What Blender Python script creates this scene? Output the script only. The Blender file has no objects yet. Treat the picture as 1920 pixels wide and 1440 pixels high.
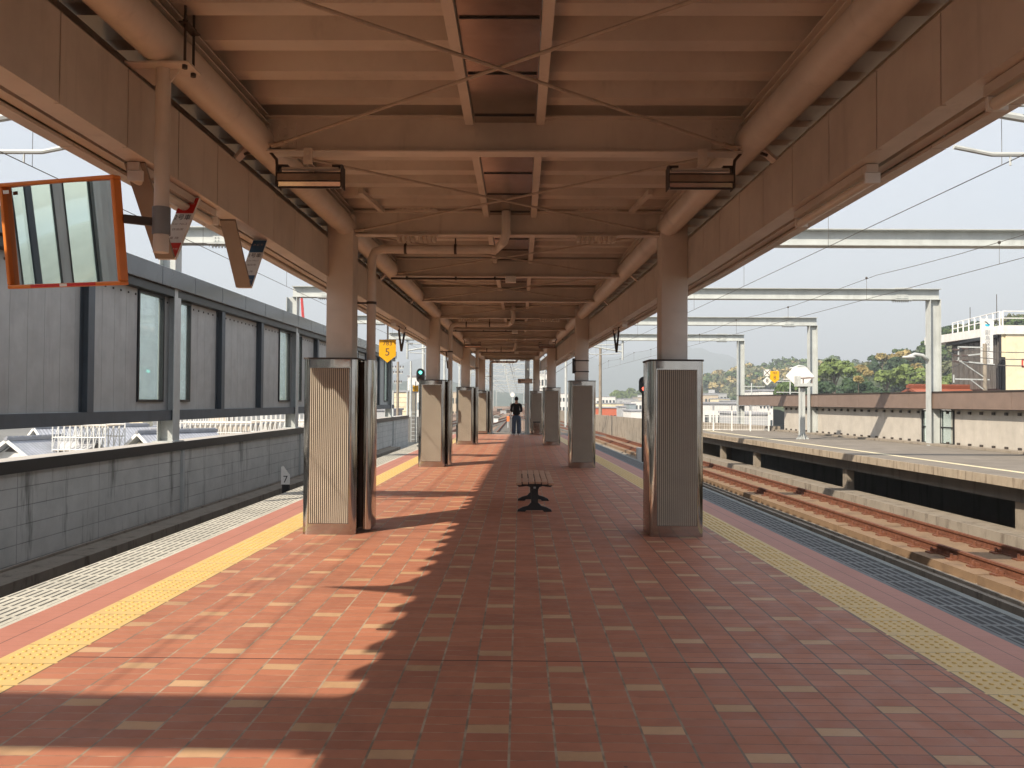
import bpy, bmesh, math, random
import numpy as np
from mathutils import Vector, Matrix
R = math.radians
scene = bpy.context.scene
COL = scene.collection
random.seed(7); np.random.seed(7)

# ---------------------------------------------------------------- camera
CAMH, F, VX, VY = 1.5, 1550.0, 976.0, 752.0
cam_d = bpy.data.cameras.new("camera"); cam = bpy.data.objects.new("camera", cam_d); COL.objects.link(cam)
cam_d.sensor_width = 36.0; cam_d.lens = 36.0 * F / 1920.0
cam_d.clip_start = 0.05; cam_d.clip_end = 20000
_a, _p, _r = math.atan((VX - 960) / F), math.atan((VY - 720) / F), 0.0058
_f = Vector((-math.sin(_a) * math.cos(_p), math.cos(_a) * math.cos(_p), math.sin(_p)))
_r0 = Vector((math.cos(_a), math.sin(_a), 0)); _u0 = _r0.cross(_f)
_rt = _r0 * math.cos(_r) + _u0 * math.sin(_r); _up = _u0 * math.cos(_r) - _r0 * math.sin(_r)
cam.matrix_world = Matrix(((_rt.x, _up.x, -_f.x, 0), (_rt.y, _up.y, -_f.y, 0), (_rt.z, _up.z, -_f.z, CAMH), (0, 0, 0, 1)))
scene.camera = cam

def at(px, py, Y):
    """pixel of the photograph at distance Y along the platform -> point of the world"""
    return Vector(((px - VX) / F * Y, Y, CAMH + (VY - (py - 0.0058 * (px - VX))) / F * Y))

# ---------------------------------------------------------------- light
SUN_DIR = Vector((0.82, 0.88, -1.0)).normalized()        # the way the light travels
world = bpy.data.worlds.new("World"); scene.world = world; world.use_nodes = True
wn = world.node_tree; bg = wn.nodes["Background"]
sky = wn.nodes.new("ShaderNodeTexSky"); sky.sky_type = 'NISHITA'; sky.sun_disc = False
sky.sun_elevation = math.asin(-SUN_DIR.z)
sky.sun_rotation = math.atan2(-SUN_DIR.x, -SUN_DIR.y)
sky.air_density = 1.0; sky.dust_density = 3.0; sky.ozone_density = 1.0
bg.inputs[1].default_value = 0.14
# thin high cloud veil over the clear sky
tc_ = wn.nodes.new("ShaderNodeTexCoord"); mp_ = wn.nodes.new("ShaderNodeMapping"); mp_.inputs["Scale"].default_value = (1, 1, 3.5)
no_ = wn.nodes.new("ShaderNodeTexNoise"); no_.inputs["Scale"].default_value = 1.3; no_.inputs["Detail"].default_value = 5
cr_ = wn.nodes.new("ShaderNodeValToRGB"); cr_.color_ramp.elements[0].position = .3; cr_.color_ramp.elements[0].color = (.52, .52, .52, 1)
cr_.color_ramp.elements[1].position = .7; cr_.color_ramp.elements[1].color = (.95, .95, .95, 1)
mx_ = wn.nodes.new("ShaderNodeMix"); mx_.data_type = 'RGBA'; mx_.inputs[7].default_value = (3.25, 3.42, 3.78, 1)
wn.links.new(tc_.outputs["Generated"], mp_.inputs[0]); wn.links.new(mp_.outputs[0], no_.inputs[0]); wn.links.new(no_.outputs[0], cr_.inputs[0])
wn.links.new(cr_.outputs[0], mx_.inputs[0]); wn.links.new(sky.outputs[0], mx_.inputs[6]); wn.links.new(mx_.outputs[2], bg.inputs[0])
sun_d = bpy.data.lights.new("sun", 'SUN'); sun_d.energy = 5.0; sun_d.angle = R(0.5); sun_d.color = (1.0, 0.88, 0.72)
sun = bpy.data.objects.new("sun", sun_d); COL.objects.link(sun)
sun.rotation_euler = SUN_DIR.to_track_quat('-Z', 'Y').to_euler(); sun.location = (-40, -40, 60)
scene.view_settings.view_transform = 'Standard'; scene.view_settings.look = 'None'
scene.view_settings.exposure = 0.95; scene.view_settings.gamma = 1.0
scene.cycles.max_bounces = 10; scene.cycles.diffuse_bounces = 5; scene.cycles.glossy_bounces = 5
scene.cycles.transparent_max_bounces = 12; scene.cycles.caustics_reflective = False; scene.cycles.caustics_refractive = False
scene.cycles.use_denoising = True
scene.cycles.sample_clamp_indirect = 6.0

HAZE = 0.0006
# ---------------------------------------------------------------- helpers
class NT:
    def __init__(s, name, rough=0.6, metal=0.0, spec=0.5):
        s.m = bpy.data.materials.new(name); s.m.use_nodes = True; s.t = s.m.node_tree
        s.b = s.t.nodes["Principled BSDF"]
        s.b.inputs["Roughness"].default_value = rough; s.b.inputs["Metallic"].default_value = metal
        s.b.inputs["Specular IOR Level"].default_value = spec
        s._c = {}
    def node(s, k, **kw):
        n = s.t.nodes.new(k)
        for a, v in kw.items(): setattr(n, a, v)
        return n
    def link(s, a, b): s.t.links.new(a, b)
    def set(s, sock, v):
        if hasattr(v, "is_output") or isinstance(v, bpy.types.NodeSocket): s.link(v, sock)
        else: sock.default_value = v
    def coord(s, w="Object"):
        if w not in s._c: s._c[w] = s.node("ShaderNodeTexCoord").outputs[w]
        return s._c[w]
    def sep(s, v=None, w="Object"):
        n = s.node("ShaderNodeSeparateXYZ"); s.link(v if v is not None else s.coord(w), n.inputs[0]); return n.outputs
    def mapv(s, scale=(1, 1, 1), w="Object"):
        n = s.node("ShaderNodeMapping"); s.link(s.coord(w), n.inputs[0]); n.inputs["Scale"].default_value = scale; return n.outputs[0]
    def m_(s, op, a, b=0.0, c=0.0, clamp=False):
        n = s.node("ShaderNodeMath", operation=op, use_clamp=clamp)
        s.set(n.inputs[0], a); s.set(n.inputs[1], b)
        if op in ('MULTIPLY_ADD', 'COMPARE', 'WRAP', 'SMOOTH_MIN', 'PINGPONG') or c: s.set(n.inputs[2], c)
        return n.outputs[0]
    def noise(s, scale=5, detail=4, rough=0.6, vec=None, out="Fac", dist=0.0):
        n = s.node("ShaderNodeTexNoise"); n.inputs["Scale"].default_value = scale; n.inputs["Detail"].default_value = detail
        n.inputs["Roughness"].default_value = rough; n.inputs["Distortion"].default_value = dist
        s.link(vec if vec is not None else s.coord(), n.inputs["Vector"]); return n.outputs[out]
    def ramp(s, f, stops, interp='LINEAR'):
        n = s.node("ShaderNodeValToRGB"); cr = n.color_ramp; cr.interpolation = interp
        while len(cr.elements) > 1: cr.elements.remove(cr.elements[-1])
        for i, (p, c) in enumerate(stops):
            e = cr.elements[0] if i == 0 else cr.elements.new(p)
            e.position = p; e.color = (*c, 1) if len(c) == 3 else c
        s.link(f, n.inputs[0]); return n.outputs[0]
    def mix(s, f, a, b, mode='MIX'):
        n = s.node("ShaderNodeMix", data_type='RGBA', blend_type=mode)
        s.set(n.inputs[0], f)
        for k, v in ((6, a), (7, b)):
            if isinstance(v, (tuple, list)): v = (*v, 1) if len(v) == 3 else v
            s.set(n.inputs[k], v)
        return n.outputs[2]
    def band(s, v, lo, hi):
        return s.m_('MULTIPLY', s.m_('GREATER_THAN', v, lo), s.m_('LESS_THAN', v, hi))
    def combine(s, x, y, z=0.0):
        n = s.node("ShaderNodeCombineXYZ"); s.set(n.inputs[0], x); s.set(n.inputs[1], y); s.set(n.inputs[2], z); return n.outputs[0]
    def white(s, vec, out="Value"):
        n = s.node("ShaderNodeTexWhiteNoise"); s.link(vec, n.inputs[0]); return n.outputs[out]
    def bump(s, h, strength=0.3, dist=0.01):
        n = s.node("ShaderNodeBump"); n.inputs["Strength"].default_value = strength; n.inputs["Distance"].default_value = dist
        s.link(h, n.inputs["Height"]); s.link(n.outputs[0], s.b.inputs["Normal"]); return n.outputs[0]
    def color(s, c):
        if isinstance(c, (tuple, list)): c = (*c[:3], 1)
        s.set(s.b.inputs["Base Color"], c); return s
    def rough(s, r): s.set(s.b.inputs["Roughness"], r); return s

def mul(c, k): return tuple(min(1.0, x * k) for x in c)

def basic(name, c, rough=0.6, metal=0.0, var=0.12, scale=3.0, bump=0.0, bscale=60, spec=0.5, w="Object"):
    n = NT(name, rough, metal, spec)
    v = n.noise(scale, 5, 0.65, n.mapv((1, 1, 1), w))
    n.color(n.ramp(v, [(0.25, mul(c, 1 - var)), (0.5, c), (0.75, mul(c, 1 + var))]))
    if bump: n.bump(n.noise(bscale, 3, 0.6), bump, 0.004)
    return n.m

def streaked(name, c, dark, rough=0.7, amt=0.5, sx=3.0, sz=0.35, metal=0.0):
    """vertical rain streaks: noise stretched along z"""
    n = NT(name, rough, metal)
    s1 = n.noise(1.0, 6, 0.7, n.mapv((sx, sx, sz)))
    s2 = n.noise(2.3, 5, 0.6)
    base = n.ramp(s2, [(0.3, mul(c, 0.85)), (0.6, c), (0.8, mul(c, 1.12))])
    f = n.ramp(s1, [(0.52, (0, 0, 0)), (0.70, (amt, amt, amt))])
    n.color(n.mix(f, base, dark))
    n.bump(n.noise(40, 4, 0.6), 0.25, 0.004)
    return n.m

def emis(name, c, k):
    n = NT(name, 0.4); n.color(c); n.b.inputs["Emission Color"].default_value = (*c, 1); n.b.inputs["Emission Strength"].default_value = k
    return n.m

class MB:
    def __init__(s): s.v = []; s.f = []; s.uv = {}
    def add(s, vs, fs):
        o = len(s.v); s.v.extend(tuple(map(float, v)) for v in vs); s.f.extend(tuple(i + o for i in f) for f in fs); return s
    def box(s, x0, x1, y0, y1, z0, z1):
        return s.add([(x0, y0, z0), (x1, y0, z0), (x1, y1, z0), (x0, y1, z0), (x0, y0, z1), (x1, y0, z1), (x1, y1, z1), (x0, y1, z1)],
                     [(0, 3, 2, 1), (4, 5, 6, 7), (0, 1, 5, 4), (1, 2, 6, 5), (2, 3, 7, 6), (3, 0, 4, 7)])
    def hexa(s, a, b):
        """a, b: four corners each (bottom, top), counter-clockwise"""
        return s.add(list(a) + list(b), [(0, 3, 2, 1), (4, 5, 6, 7), (0, 1, 5, 4), (1, 2, 6, 5), (2, 3, 7, 6), (3, 0, 4, 7)])
    def quad(s, a, b, c, d): return s.add([a, b, c, d], [(0, 1, 2, 3)])
    def frame(s, p0, p1, up=(0, 0, 1)):
        p0, p1 = Vector(p0), Vector(p1); d = (p1 - p0).normalized(); u = Vector(up)
        if abs(d.dot(u)) > 0.98: u = Vector((0, 1, 0))
        r = d.cross(u).normalized(); u = r.cross(d).normalized(); return p0, p1, r, u
    def bar(s, p0, p1, w, h, up=(0, 0, 1)):
        p0, p1, r, u = s.frame(p0, p1, up)
        c = [(-w / 2, -h / 2), (w / 2, -h / 2), (w / 2, h / 2), (-w / 2, h / 2)]
        a = [p0 + r * x + u * y for x, y in c]; b = [p1 + r * x + u * y for x, y in c]
        return s.add(a + b, [(3, 2, 1, 0), (4, 5, 6, 7), (0, 1, 5, 4), (1, 2, 6, 5), (2, 3, 7, 6), (3, 0, 4, 7)])
    def ibeam(s, p0, p1, w, h, tf=0.014, tw=0.01, up=(0, 0, 1)):
        p0, p1, r, u = s.frame(p0, p1, up)
        s.bar(p0 + u * (h / 2 - tf / 2), p1 + u * (h / 2 - tf / 2), w, tf, u)
        s.bar(p0 - u * (h / 2 - tf / 2), p1 - u * (h / 2 - tf / 2), w, tf, u)
        s.bar(p0, p1, tw, h - 2 * tf, u); return s
    def tube(s, p0, p1, r0, n=10, r1=None, caps=True):
        p0, p1, r, u = s.frame(p0, p1); r1 = r0 if r1 is None else r1
        vs = []
        for P, rr in ((p0, r0), (p1, r1)):
            for i in range(n):
                t = 2 * math.pi * i / n; vs.append(P + (r * math.cos(t) + u * math.sin(t)) * rr)
        fs = [(i, (i + 1) % n, n + (i + 1) % n, n + i) for i in range(n)]
        if caps: fs += [tuple(range(n))[::-1], tuple(range(n, 2 * n))]
        return s.add(vs, fs)
    def path(s, pts, rad, n=8):
        pts = [Vector(p) for p in pts]; rings = []; u = None
        for i, p in enumerate(pts):
            d = (pts[min(i + 1, len(pts) - 1)] - pts[max(i - 1, 0)]).normalized()
            if u is None:
                u = Vector((0, 0, 1)) if abs(d.z) < 0.9 else Vector((0, 1, 0))
            r = d.cross(u).normalized(); u = r.cross(d).normalized()
            rings.append([p + (r * math.cos(2 * math.pi * k / n) + u * math.sin(2 * math.pi * k / n)) * rad for k in range(n)])
        vs = [v for g in rings for v in g]; fs = []
        for i in range(len(rings) - 1):
            for k in range(n): fs.append((i * n + k, i * n + (k + 1) % n, (i + 1) * n + (k + 1) % n, (i + 1) * n + k))
        fs += [tuple(range(n))[::-1], tuple((len(rings) - 1) * n + k for k in range(n))]
        return s.add(vs, fs)
    def prism(s, poly, a, b, fn):
        """poly of 2-D points, fn(u, v, t) -> point; from t=a to t=b"""
        n = len(poly); vs = [fn(u, v, a) for u, v in poly] + [fn(u, v, b) for u, v in poly]
        fs = [(i, (i + 1) % n, n + (i + 1) % n, n + i) for i in range(n)] + [tuple(range(n))[::-1], tuple(range(n, 2 * n))]
        return s.add(vs, fs)
    def disc(s, c, r, n=20, axis='Y', th=0.01):
        c = Vector(c)
        d = {'Y': Vector((0, th, 0)), 'X': Vector((th, 0, 0)), 'Z': Vector((0, 0, th))}[axis]
        return s.tube(c, c + d, r, n)
    def sphere(s, c, r, nu=10, nv=7, sc=(1, 1, 1)):
        vs = []; fs = []
        for j in range(nv + 1):
            t = math.pi * j / nv
            for i in range(nu):
                p = 2 * math.pi * i / nu
                vs.append((c[0] + r * sc[0] * math.sin(t) * math.cos(p), c[1] + r * sc[1] * math.sin(t) * math.sin(p), c[2] + r * sc[2] * math.cos(t)))
        for j in range(nv):
            for i in range(nu): fs.append((j * nu + i, (j + 1) * nu + i, (j + 1) * nu + (i + 1) % nu, j * nu + (i + 1) % nu))
        return s.add(vs, fs)
    def text(s, body, size, org, xdir=(1, 0, 0), ydir=(0, 0, 1), depth=0.0, align='CENTER', sx=1.0):
        cu = bpy.data.curves.new("t", 'FONT'); cu.body = body; cu.size = size; cu.align_x = align; cu.align_y = 'CENTER'; cu.resolution_u = 3
        ob = bpy.data.objects.new("t", cu); COL.objects.link(ob)
        dg = bpy.context.evaluated_depsgraph_get(); me = bpy.data.meshes.new_from_object(ob.evaluated_get(dg))
        X, Y, O = Vector(xdir), Vector(ydir), Vector(org)
        s.add([O + X * (v.co.x * sx) + Y * v.co.y for v in me.vertices], [tuple(p.vertices) for p in me.polygons])
        bpy.data.objects.remove(ob); bpy.data.curves.remove(cu); bpy.data.meshes.remove(me); return s
    def build(s, name, mat, parent=None, smooth=False, bevel=0.0, uv=None, loc=None):
        me = bpy.data.meshes.new(name); me.from_pydata(s.v, [], s.f); me.validate(clean_customdata=False); me.update()
        if mat: me.materials.append(mat)
        o = bpy.data.objects.new(name, me); COL.objects.link(o)
        if uv is not None:
            L = me.uv_layers.new(name="UVMap")
            for l in me.loops: L.data[l.index].uv = uv[l.vertex_index]
        if smooth:
            me.polygons.foreach_set("use_smooth", [True] * len(me.polygons))
            if smooth == 'auto': me.set_sharp_from_angle(angle=R(40))
        if bevel:
            b = o.modifiers.new("bevel", 'BEVEL'); b.width = bevel; b.segments = 2; b.limit_method = 'ANGLE'; b.angle_limit = R(40)
        if parent: o.parent = parent
        if loc: o.location = loc
        return o

def many(name, mat, parent, mbs, **k):
    return [m.build(name, mat, parent, **k) for m in mbs]
def tag(o, label=None, cat=None, group=None, kind=None):
    if label: o["label"] = label
    if cat: o["category"] = cat
    if group: o["group"] = group
    if kind: o["kind"] = kind
    return o
def thing(name, loc, label=None, cat=None, group=None, kind=None, rz=0.0):
    o = bpy.data.objects.new(name, None); COL.objects.link(o); o.location = loc; o.rotation_euler.z = rz
    o.empty_display_size = 0.2
    return tag(o, label, cat, group, kind)
def copy_tree(o, parent=None):
    c = o.copy(); COL.objects.link(c)
    if parent: c.parent = parent
    for ch in [k for k in KIDS.get(o.name, [])]: copy_tree(ch, c)
    return c
KIDS = {}
def snapshot(o):
    """remember the tree below o so it can be copied"""
    def rec(p):
        ks = [k for k in bpy.data.objects if k.parent == p]
        KIDS[p.name] = ks
        for k in ks: rec(k)
    rec(o); return o
def interp(tab, y):
    xs = [a for a, _ in tab]; ys = [b for _, b in tab]
    if y <= xs[0]:
        k = (ys[1] - ys[0]) / (xs[1] - xs[0]); return ys[0] + k * (y - xs[0])
    if y >= xs[-1]:
        k = (ys[-1] - ys[-2]) / (xs[-1] - xs[-2]); return ys[-1] + k * (y - xs[-1])
    return float(np.interp(y, xs, ys))

# ---------------------------------------------------------------- measured lines of the station
EL = lambda y: -3.97 + 0.0125 * y                                   # left platform edge
ER = lambda y: interp([(-20, 4.0), (0, 3.70), (5.8, 3.53), (9.65, 3.40), (22.6, 2.98), (38, 2.42)], y)
CL = lambda y: -2.25 + 0.0124 * y                                   # left column row
CR = lambda y: 2.08 - 0.0355 * y                                    # right column row
PL = lambda y: interp([(0, -2.05), (9.3, -2.02), (19, -1.94), (38, -1.74)], y)   # tubular girders
PR = lambda y: interp([(0, 1.90), (9.3, 1.68), (19, 1.40), (38, 0.75)], y)
FL = lambda y: interp([(0, -2.20), (9.3, -2.19), (19, -2.08), (38, -1.90)], y)   # inner face of the eave girders
FR = lambda y: interp([(0, 2.02), (9.3, 1.89), (19, 1.55), (38, 0.90)], y)
PE = lambda y: 10.02 - 0.0436 * y                                   # opposite platform edge
WR = lambda y: 16.15 - 0.076 * y                                    # wall behind it
WL = lambda y: -7.85 + 0.0125 * y                                   # left parapet
Y_END = 37.2
COLY = [9.5, 19.0, 28.5, 38.0]
GY = [8.85, 18.35, 27.85, 37.35, 46.85]
Z_GUT, Z_RAIL = -1.5, -0.95

# ---------------------------------------------------------------- materials
def mat_tiles():
    n = NT("clay_tiles", 0.42)
    x, y, z = n.sep()[:3]
    u = n.m_('DIVIDE', n.m_('ADD', x, 0.04), 0.2); v = n.m_('DIVIDE', n.m_('SUBTRACT', y, 3.766), 0.0945)
    ku, kv = n.m_('FLOOR', u), n.m_('FLOOR', v)
    fu, fv = n.m_('SUBTRACT', u, ku), n.m_('SUBTRACT', v, kv)
    rnd = n.white(n.combine(ku, kv))
    rnd2 = n.white(n.combine(kv, ku, 3.7))
    m4 = n.m_('FLOORED_MODULO', ku, 4.0); m6 = n.m_('FLOORED_MODULO', kv, 6.0)
    la = n.m_('MULTIPLY', n.m_('COMPARE', m4, 3.0, 0.1), n.m_('COMPARE', m6, 0.0, 0.1))
    lb = n.m_('MULTIPLY', n.m_('COMPARE', m4, 1.0, 0.1), n.m_('COMPARE', m6, 3.0, 0.1))
    light = n.m_('ADD', la, lb)
    big = n.noise(0.9, 5, 0.6)
    red = n.ramp(rnd, [(0.0, (0.41, 0.152, 0.086)), (0.5, (0.465, 0.178, 0.098)), (1.0, (0.52, 0.205, 0.115))])
    red = n.mix(n.m_('MULTIPLY', big, 0.35), red, (0.36, 0.15, 0.10))
    tan = n.ramp(rnd2, [(0.0, (0.50, 0.305, 0.165)), (1.0, (0.60, 0.375, 0.215))])
    c = n.mix(light, red, tan)
    c = n.mix(n.ramp(n.noise(2.2, 6, 0.7), [(0.55, (0, 0, 0)), (0.8, (0.35, 0.35, 0.35))]), c, (0.22, 0.12, 0.09))
    ju = n.m_('GREATER_THAN', n.m_('ABSOLUTE', n.m_('SUBTRACT', fu, 0.5)), 0.472)
    jv = n.m_('GREATER_THAN', n.m_('ABSOLUTE', n.m_('SUBTRACT', fv, 0.5)), 0.468)
    j = n.m_('MAXIMUM', ju, jv)
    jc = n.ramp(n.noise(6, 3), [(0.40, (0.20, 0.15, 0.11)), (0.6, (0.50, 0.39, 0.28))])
    wr = n.node("ShaderNodeMapRange", interpolation_type='SMOOTHSTEP'); wr.inputs[1].default_value = 0.2; wr.inputs[2].default_value = 1.5  # joints painted darker to the right, where the floor lies in shade
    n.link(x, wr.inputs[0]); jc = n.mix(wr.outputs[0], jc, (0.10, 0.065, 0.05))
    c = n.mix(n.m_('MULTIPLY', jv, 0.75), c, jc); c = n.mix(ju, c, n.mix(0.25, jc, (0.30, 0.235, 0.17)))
    # gum, scuffs and trodden dirt
    vo = n.node("ShaderNodeTexVoronoi"); vo.inputs["Scale"].default_value = 1.7; n.link(n.coord(), vo.inputs["Vector"])
    spot = n.m_('MULTIPLY', n.m_('LESS_THAN', vo.outputs["Distance"], 0.035), n.m_('GREATER_THAN', n.white(vo.outputs["Position"]), 0.55))
    c = n.mix(n.m_('MULTIPLY', spot, 0.75), c, (0.07, 0.05, 0.045))
    scuff = n.noise(1.0, 7, 0.75, n.mapv((7, 1.2, 1))); c = n.mix(n.ramp(scuff, [(0.60, (0, 0, 0)), (0.72, (0.28,) * 3)]), c, (0.42, 0.27, 0.20))
    dirt = n.noise(0.45, 6, 0.75, dist=0.6); c = n.mix(n.ramp(dirt, [(0.50, (0, 0, 0)), (0.68, (0.42,) * 3)]), c, (0.17, 0.085, 0.06))
    # movement joint
    e = n.m_('FLOORED_MODULO', n.m_('SUBTRACT', y, 4.80), 4.85)
    c = n.mix(n.m_('LESS_THAN', e, 0.012), c, (0.05, 0.03, 0.03))
    n.color(c)
    n.rough(n.ramp(n.noise(5, 5, 0.7), [(0.3, (0.48,) * 3), (0.7, (0.7,) * 3)]))
    n.bump(n.m_('ADD', n.m_('MULTIPLY', j, -1.0), n.m_('MULTIPLY', n.noise(90, 3), 0.25)), 0.35, 0.003)
    return n.m

def mat_band():
    n = NT("pink_edge_tiles", 0.55)
    u, v, _ = n.sep(w="UV")[:3]
    c = n.ramp(n.noise(2.5, 5, 0.6), [(0.3, (0.45, 0.18, 0.125)), (0.6, (0.50, 0.21, 0.15)), (0.8, (0.40, 0.16, 0.12))])
    j = n.m_('LESS_THAN', n.m_('ABSOLUTE', n.m_('SUBTRACT', u, 0.185)), 0.004)
    f = n.m_('FLOORED_MODULO', v, 0.0945); j2 = n.m_('MULTIPLY', n.m_('LESS_THAN', f, 0.004), 0.35)
    n.color(n.mix(n.m_('MAXIMUM', j, j2), c, (0.17, 0.09, 0.07)))
    n.bump(n.m_('MULTIPLY', j, -1.0), 0.3, 0.003)
    return n.m

def mat_yellow():
    n = NT("tactile_yellow", 0.5)
    u, v, _ = n.sep(w="UV")[:3]
    c = n.ramp(n.noise(3, 5, 0.65), [(0.3, (0.66, 0.46, 0.17)), (0.55, (0.72, 0.51, 0.20)), (0.8, (0.60, 0.42, 0.18))])
    f = n.m_('FLOORED_MODULO', v, 0.36)
    j = n.m_('LESS_THAN', f, 0.006)
    j2 = n.m_('MULTIPLY', n.m_('LESS_THAN', u, 0.012), n.m_('GREATER_THAN', f, 0.03))
    n.color(n.mix(n.m_('MAXIMUM', j, j2), c, (0.20, 0.12, 0.05)))
    n.bump(n.m_('MULTIPLY', j, -1.0), 0.3, 0.003)
    return n.m

def mat_grating(name, c, slot, w=0.42):
    n = NT(name, 0.7)
    u, v, _ = n.sep(w="UV")[:3]
    a = n.m_('DIVIDE', u, 0.066); ka = n.m_('FLOOR', a); fa = n.m_('SUBTRACT', a, ka)
    b = n.m_('ADD', n.m_('DIVIDE', v, 0.27), n.m_('MULTIPLY', ka, 0.0)); fb = n.m_('SUBTRACT', b, n.m_('FLOOR', b))
    s = n.m_('MULTIPLY', n.m_('LESS_THAN', n.m_('ABSOLUTE', n.m_('SUBTRACT', fa, 0.5)), w / 2), n.m_('LESS_THAN', n.m_('ABSOLUTE', n.m_('SUBTRACT', fb, 0.5)), 0.43))
    edge = n.m_('GREATER_THAN', u, 0.04)
    s = n.m_('MULTIPLY', s, edge)
    base = n.ramp(n.noise(4, 6, 0.7), [(0.3, mul(c, 0.75)), (0.6, c), (0.8, mul(c, 1.1))])
    patch = n.ramp(n.noise(0.7, 4, 0.6, n.combine(0.0, v, 0.0)), [(0.5, (0, 0, 0)), (0.62, (1, 1, 1))])
    base = n.mix(n.m_('MULTIPLY', patch, 0.35), base, mul(c, 0.55))
    n.color(n.mix(s, base, slot)); n.bump(n.m_('MULTIPLY', s, -1.0), 0.6, 0.006)
    return n.m

def mat_steel_mirror():
    n = NT("polished_stainless", 0.13, 1.0)
    n.color(n.ramp(n.noise(3, 3), [(0.3, (0.36, 0.335, 0.30)), (0.7, (0.47, 0.44, 0.40))]))
    n.rough(n.ramp(n.noise(7, 5, 0.7), [(0.35, (0.07,) * 3), (0.75, (0.20,) * 3)]))
    n.bump(n.noise(1.6, 2, 0.4, n.mapv((4, 4, 0.7))), 0.10, 0.02)
    return n.m

def mat_cream(name="cream_paint", c=(0.66, 0.605, 0.54), gloss=0.42):
    n = NT(name, gloss)
    a = n.noise(1.3, 6, 0.65); b = n.noise(1.0, 5, 0.7, n.mapv((6, 6, 0.5)))
    col = n.ramp(a, [(0.3, mul(c, 0.80)), (0.55, c), (0.8, mul(c, 1.08))])
    col = n.mix(n.ramp(b, [(0.58, (0, 0, 0)), (0.78, (0.42,) * 3)]), col, mul(c, 0.5))
    col = n.mix(n.ramp(n.noise(35, 3, 0.8), [(0.72, (0, 0, 0)), (0.80, (0.5,) * 3)]), col, (0.20, 0.11, 0.06))
    n.color(col); n.bump(n.noise(70, 3), 0.12, 0.003)
    return n.m

M = dict(
    tiles=mat_tiles(), band=mat_band(), yellow=mat_yellow(),
    grate_l=mat_grating("slotted_concrete_edge", (0.62, 0.60, 0.52), (0.10, 0.10, 0.09), 0.36),
    grate_r=mat_grating("slotted_edge_dark", (0.20, 0.21, 0.21), (0.025, 0.027, 0.03), 0.62),  # darker colour and wider slots than the left edge
    ss=mat_steel_mirror(), cream=mat_cream(),
    deck=mat_cream("roof_deck_paint", (0.60, 0.55, 0.49), 0.45),
    rib=basic("beige_rib_panel", (0.52, 0.46, 0.375), 0.45, 0, 0.08, 4),
    rib_dark=basic("rib_groove", (0.10, 0.085, 0.07), 0.6),
    black=basic("black_paint", (0.015, 0.016, 0.018), 0.4, 0, 0.3),
    dark=basic("dark_bracket", (0.05, 0.04, 0.035), 0.6, 0, 0.3),
    rod=basic("bracing_rod_paint", (0.45, 0.38, 0.31), 0.5, 0, 0.2, 10),
    gutter=basic("stainless_gutter", (0.42, 0.36, 0.31), 0.22, 0.9, 0.35, 2.5, 0.2, 6),
    galv=streaked("galvanised_steel", (0.50, 0.53, 0.52), (0.30, 0.31, 0.30), 0.5, 0.5, 2.0, 0.4),
    galv_d=streaked("grey_painted_steel", (0.20, 0.22, 0.24), (0.12, 0.13, 0.14), 0.5, 0.5),
    panel=streaked("sound_wall_panel", (0.46, 0.475, 0.465), (0.33, 0.325, 0.32), 0.6, 0.6, 2.5, 0.3),
    coping=basic("grey_metal_coping", (0.12, 0.125, 0.13), 0.2, 0.5, 0.15, 1.5),
    steelblue=streaked("dark_steel_post", (0.09, 0.11, 0.13), (0.05, 0.06, 0.07), 0.5, 0.5),
    asphalt=basic("old_asphalt", (0.20, 0.175, 0.145), 0.85, 0, 0.22, 1.2, 0.5, 80),
    plank=streaked("stained_platform_edge", (0.38, 0.315, 0.235), (0.09, 0.06, 0.04), 0.85, 1.0, 7.0, 0.8),
    conc=streaked("trackside_concrete", (0.29, 0.25, 0.20), (0.10, 0.075, 0.055), 0.85, 0.9, 3.5, 0.8),
    conc_d=streaked("dark_concrete", (0.17, 0.165, 0.155), (0.06, 0.06, 0.055), 0.85, 0.7),
    slab=streaked("rust_stained_slab", (0.235, 0.150, 0.085), (0.11, 0.065, 0.04), 0.85, 0.8, 2.0, 1.0),
    rust=basic("rusty_rail", (0.17, 0.065, 0.035), 0.75, 0.1, 0.35, 12, 0.3, 60),
    railtop=basic("rail_head", (0.30, 0.14, 0.08), 0.5, 0.5, 0.25, 8),
    gully=basic("dark_trackbed", (0.050, 0.057, 0.058), 0.8, 0, 0.4, 1.6, 0.4, 50),
    white=basic("white_paint", (0.78, 0.78, 0.75), 0.45, 0, 0.05),
    yel=basic("yellow_sign_paint", (0.80, 0.42, 0.01), 0.4, 0, 0.04),
    orange=basic("orange_mirror_frame", (0.72, 0.22, 0.035), 0.4, 0, 0.1, 6),
    red=basic("red_paint", (0.60, 0.035, 0.03), 0.4, 0, 0.05),
    blue=basic("blue_sign_paint", (0.05, 0.13, 0.24), 0.4, 0, 0.05),
    brown=streaked("brown_fascia", (0.215, 0.155, 0.125), (0.15, 0.11, 0.09), 0.5, 0.4, 1.5, 1.0),
    beige=streaked("beige_wall_panel", (0.50, 0.465, 0.41), (0.36, 0.335, 0.30), 0.6, 0.4, 3, 0.2),
    lamp=basic("tube_diffuser", (0.75, 0.70, 0.60), 0.3, 0, 0.05),
    wire=basic("copper_wire", (0.12, 0.11, 0.10), 0.5, 0.5, 0.2),
    insul=basic("brown_insulator", (0.10, 0.07, 0.06), 0.3),
    tar=basic("dark_ground", (0.09, 0.09, 0.09), 0.9, 0, 0.3, 1),
)
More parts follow.
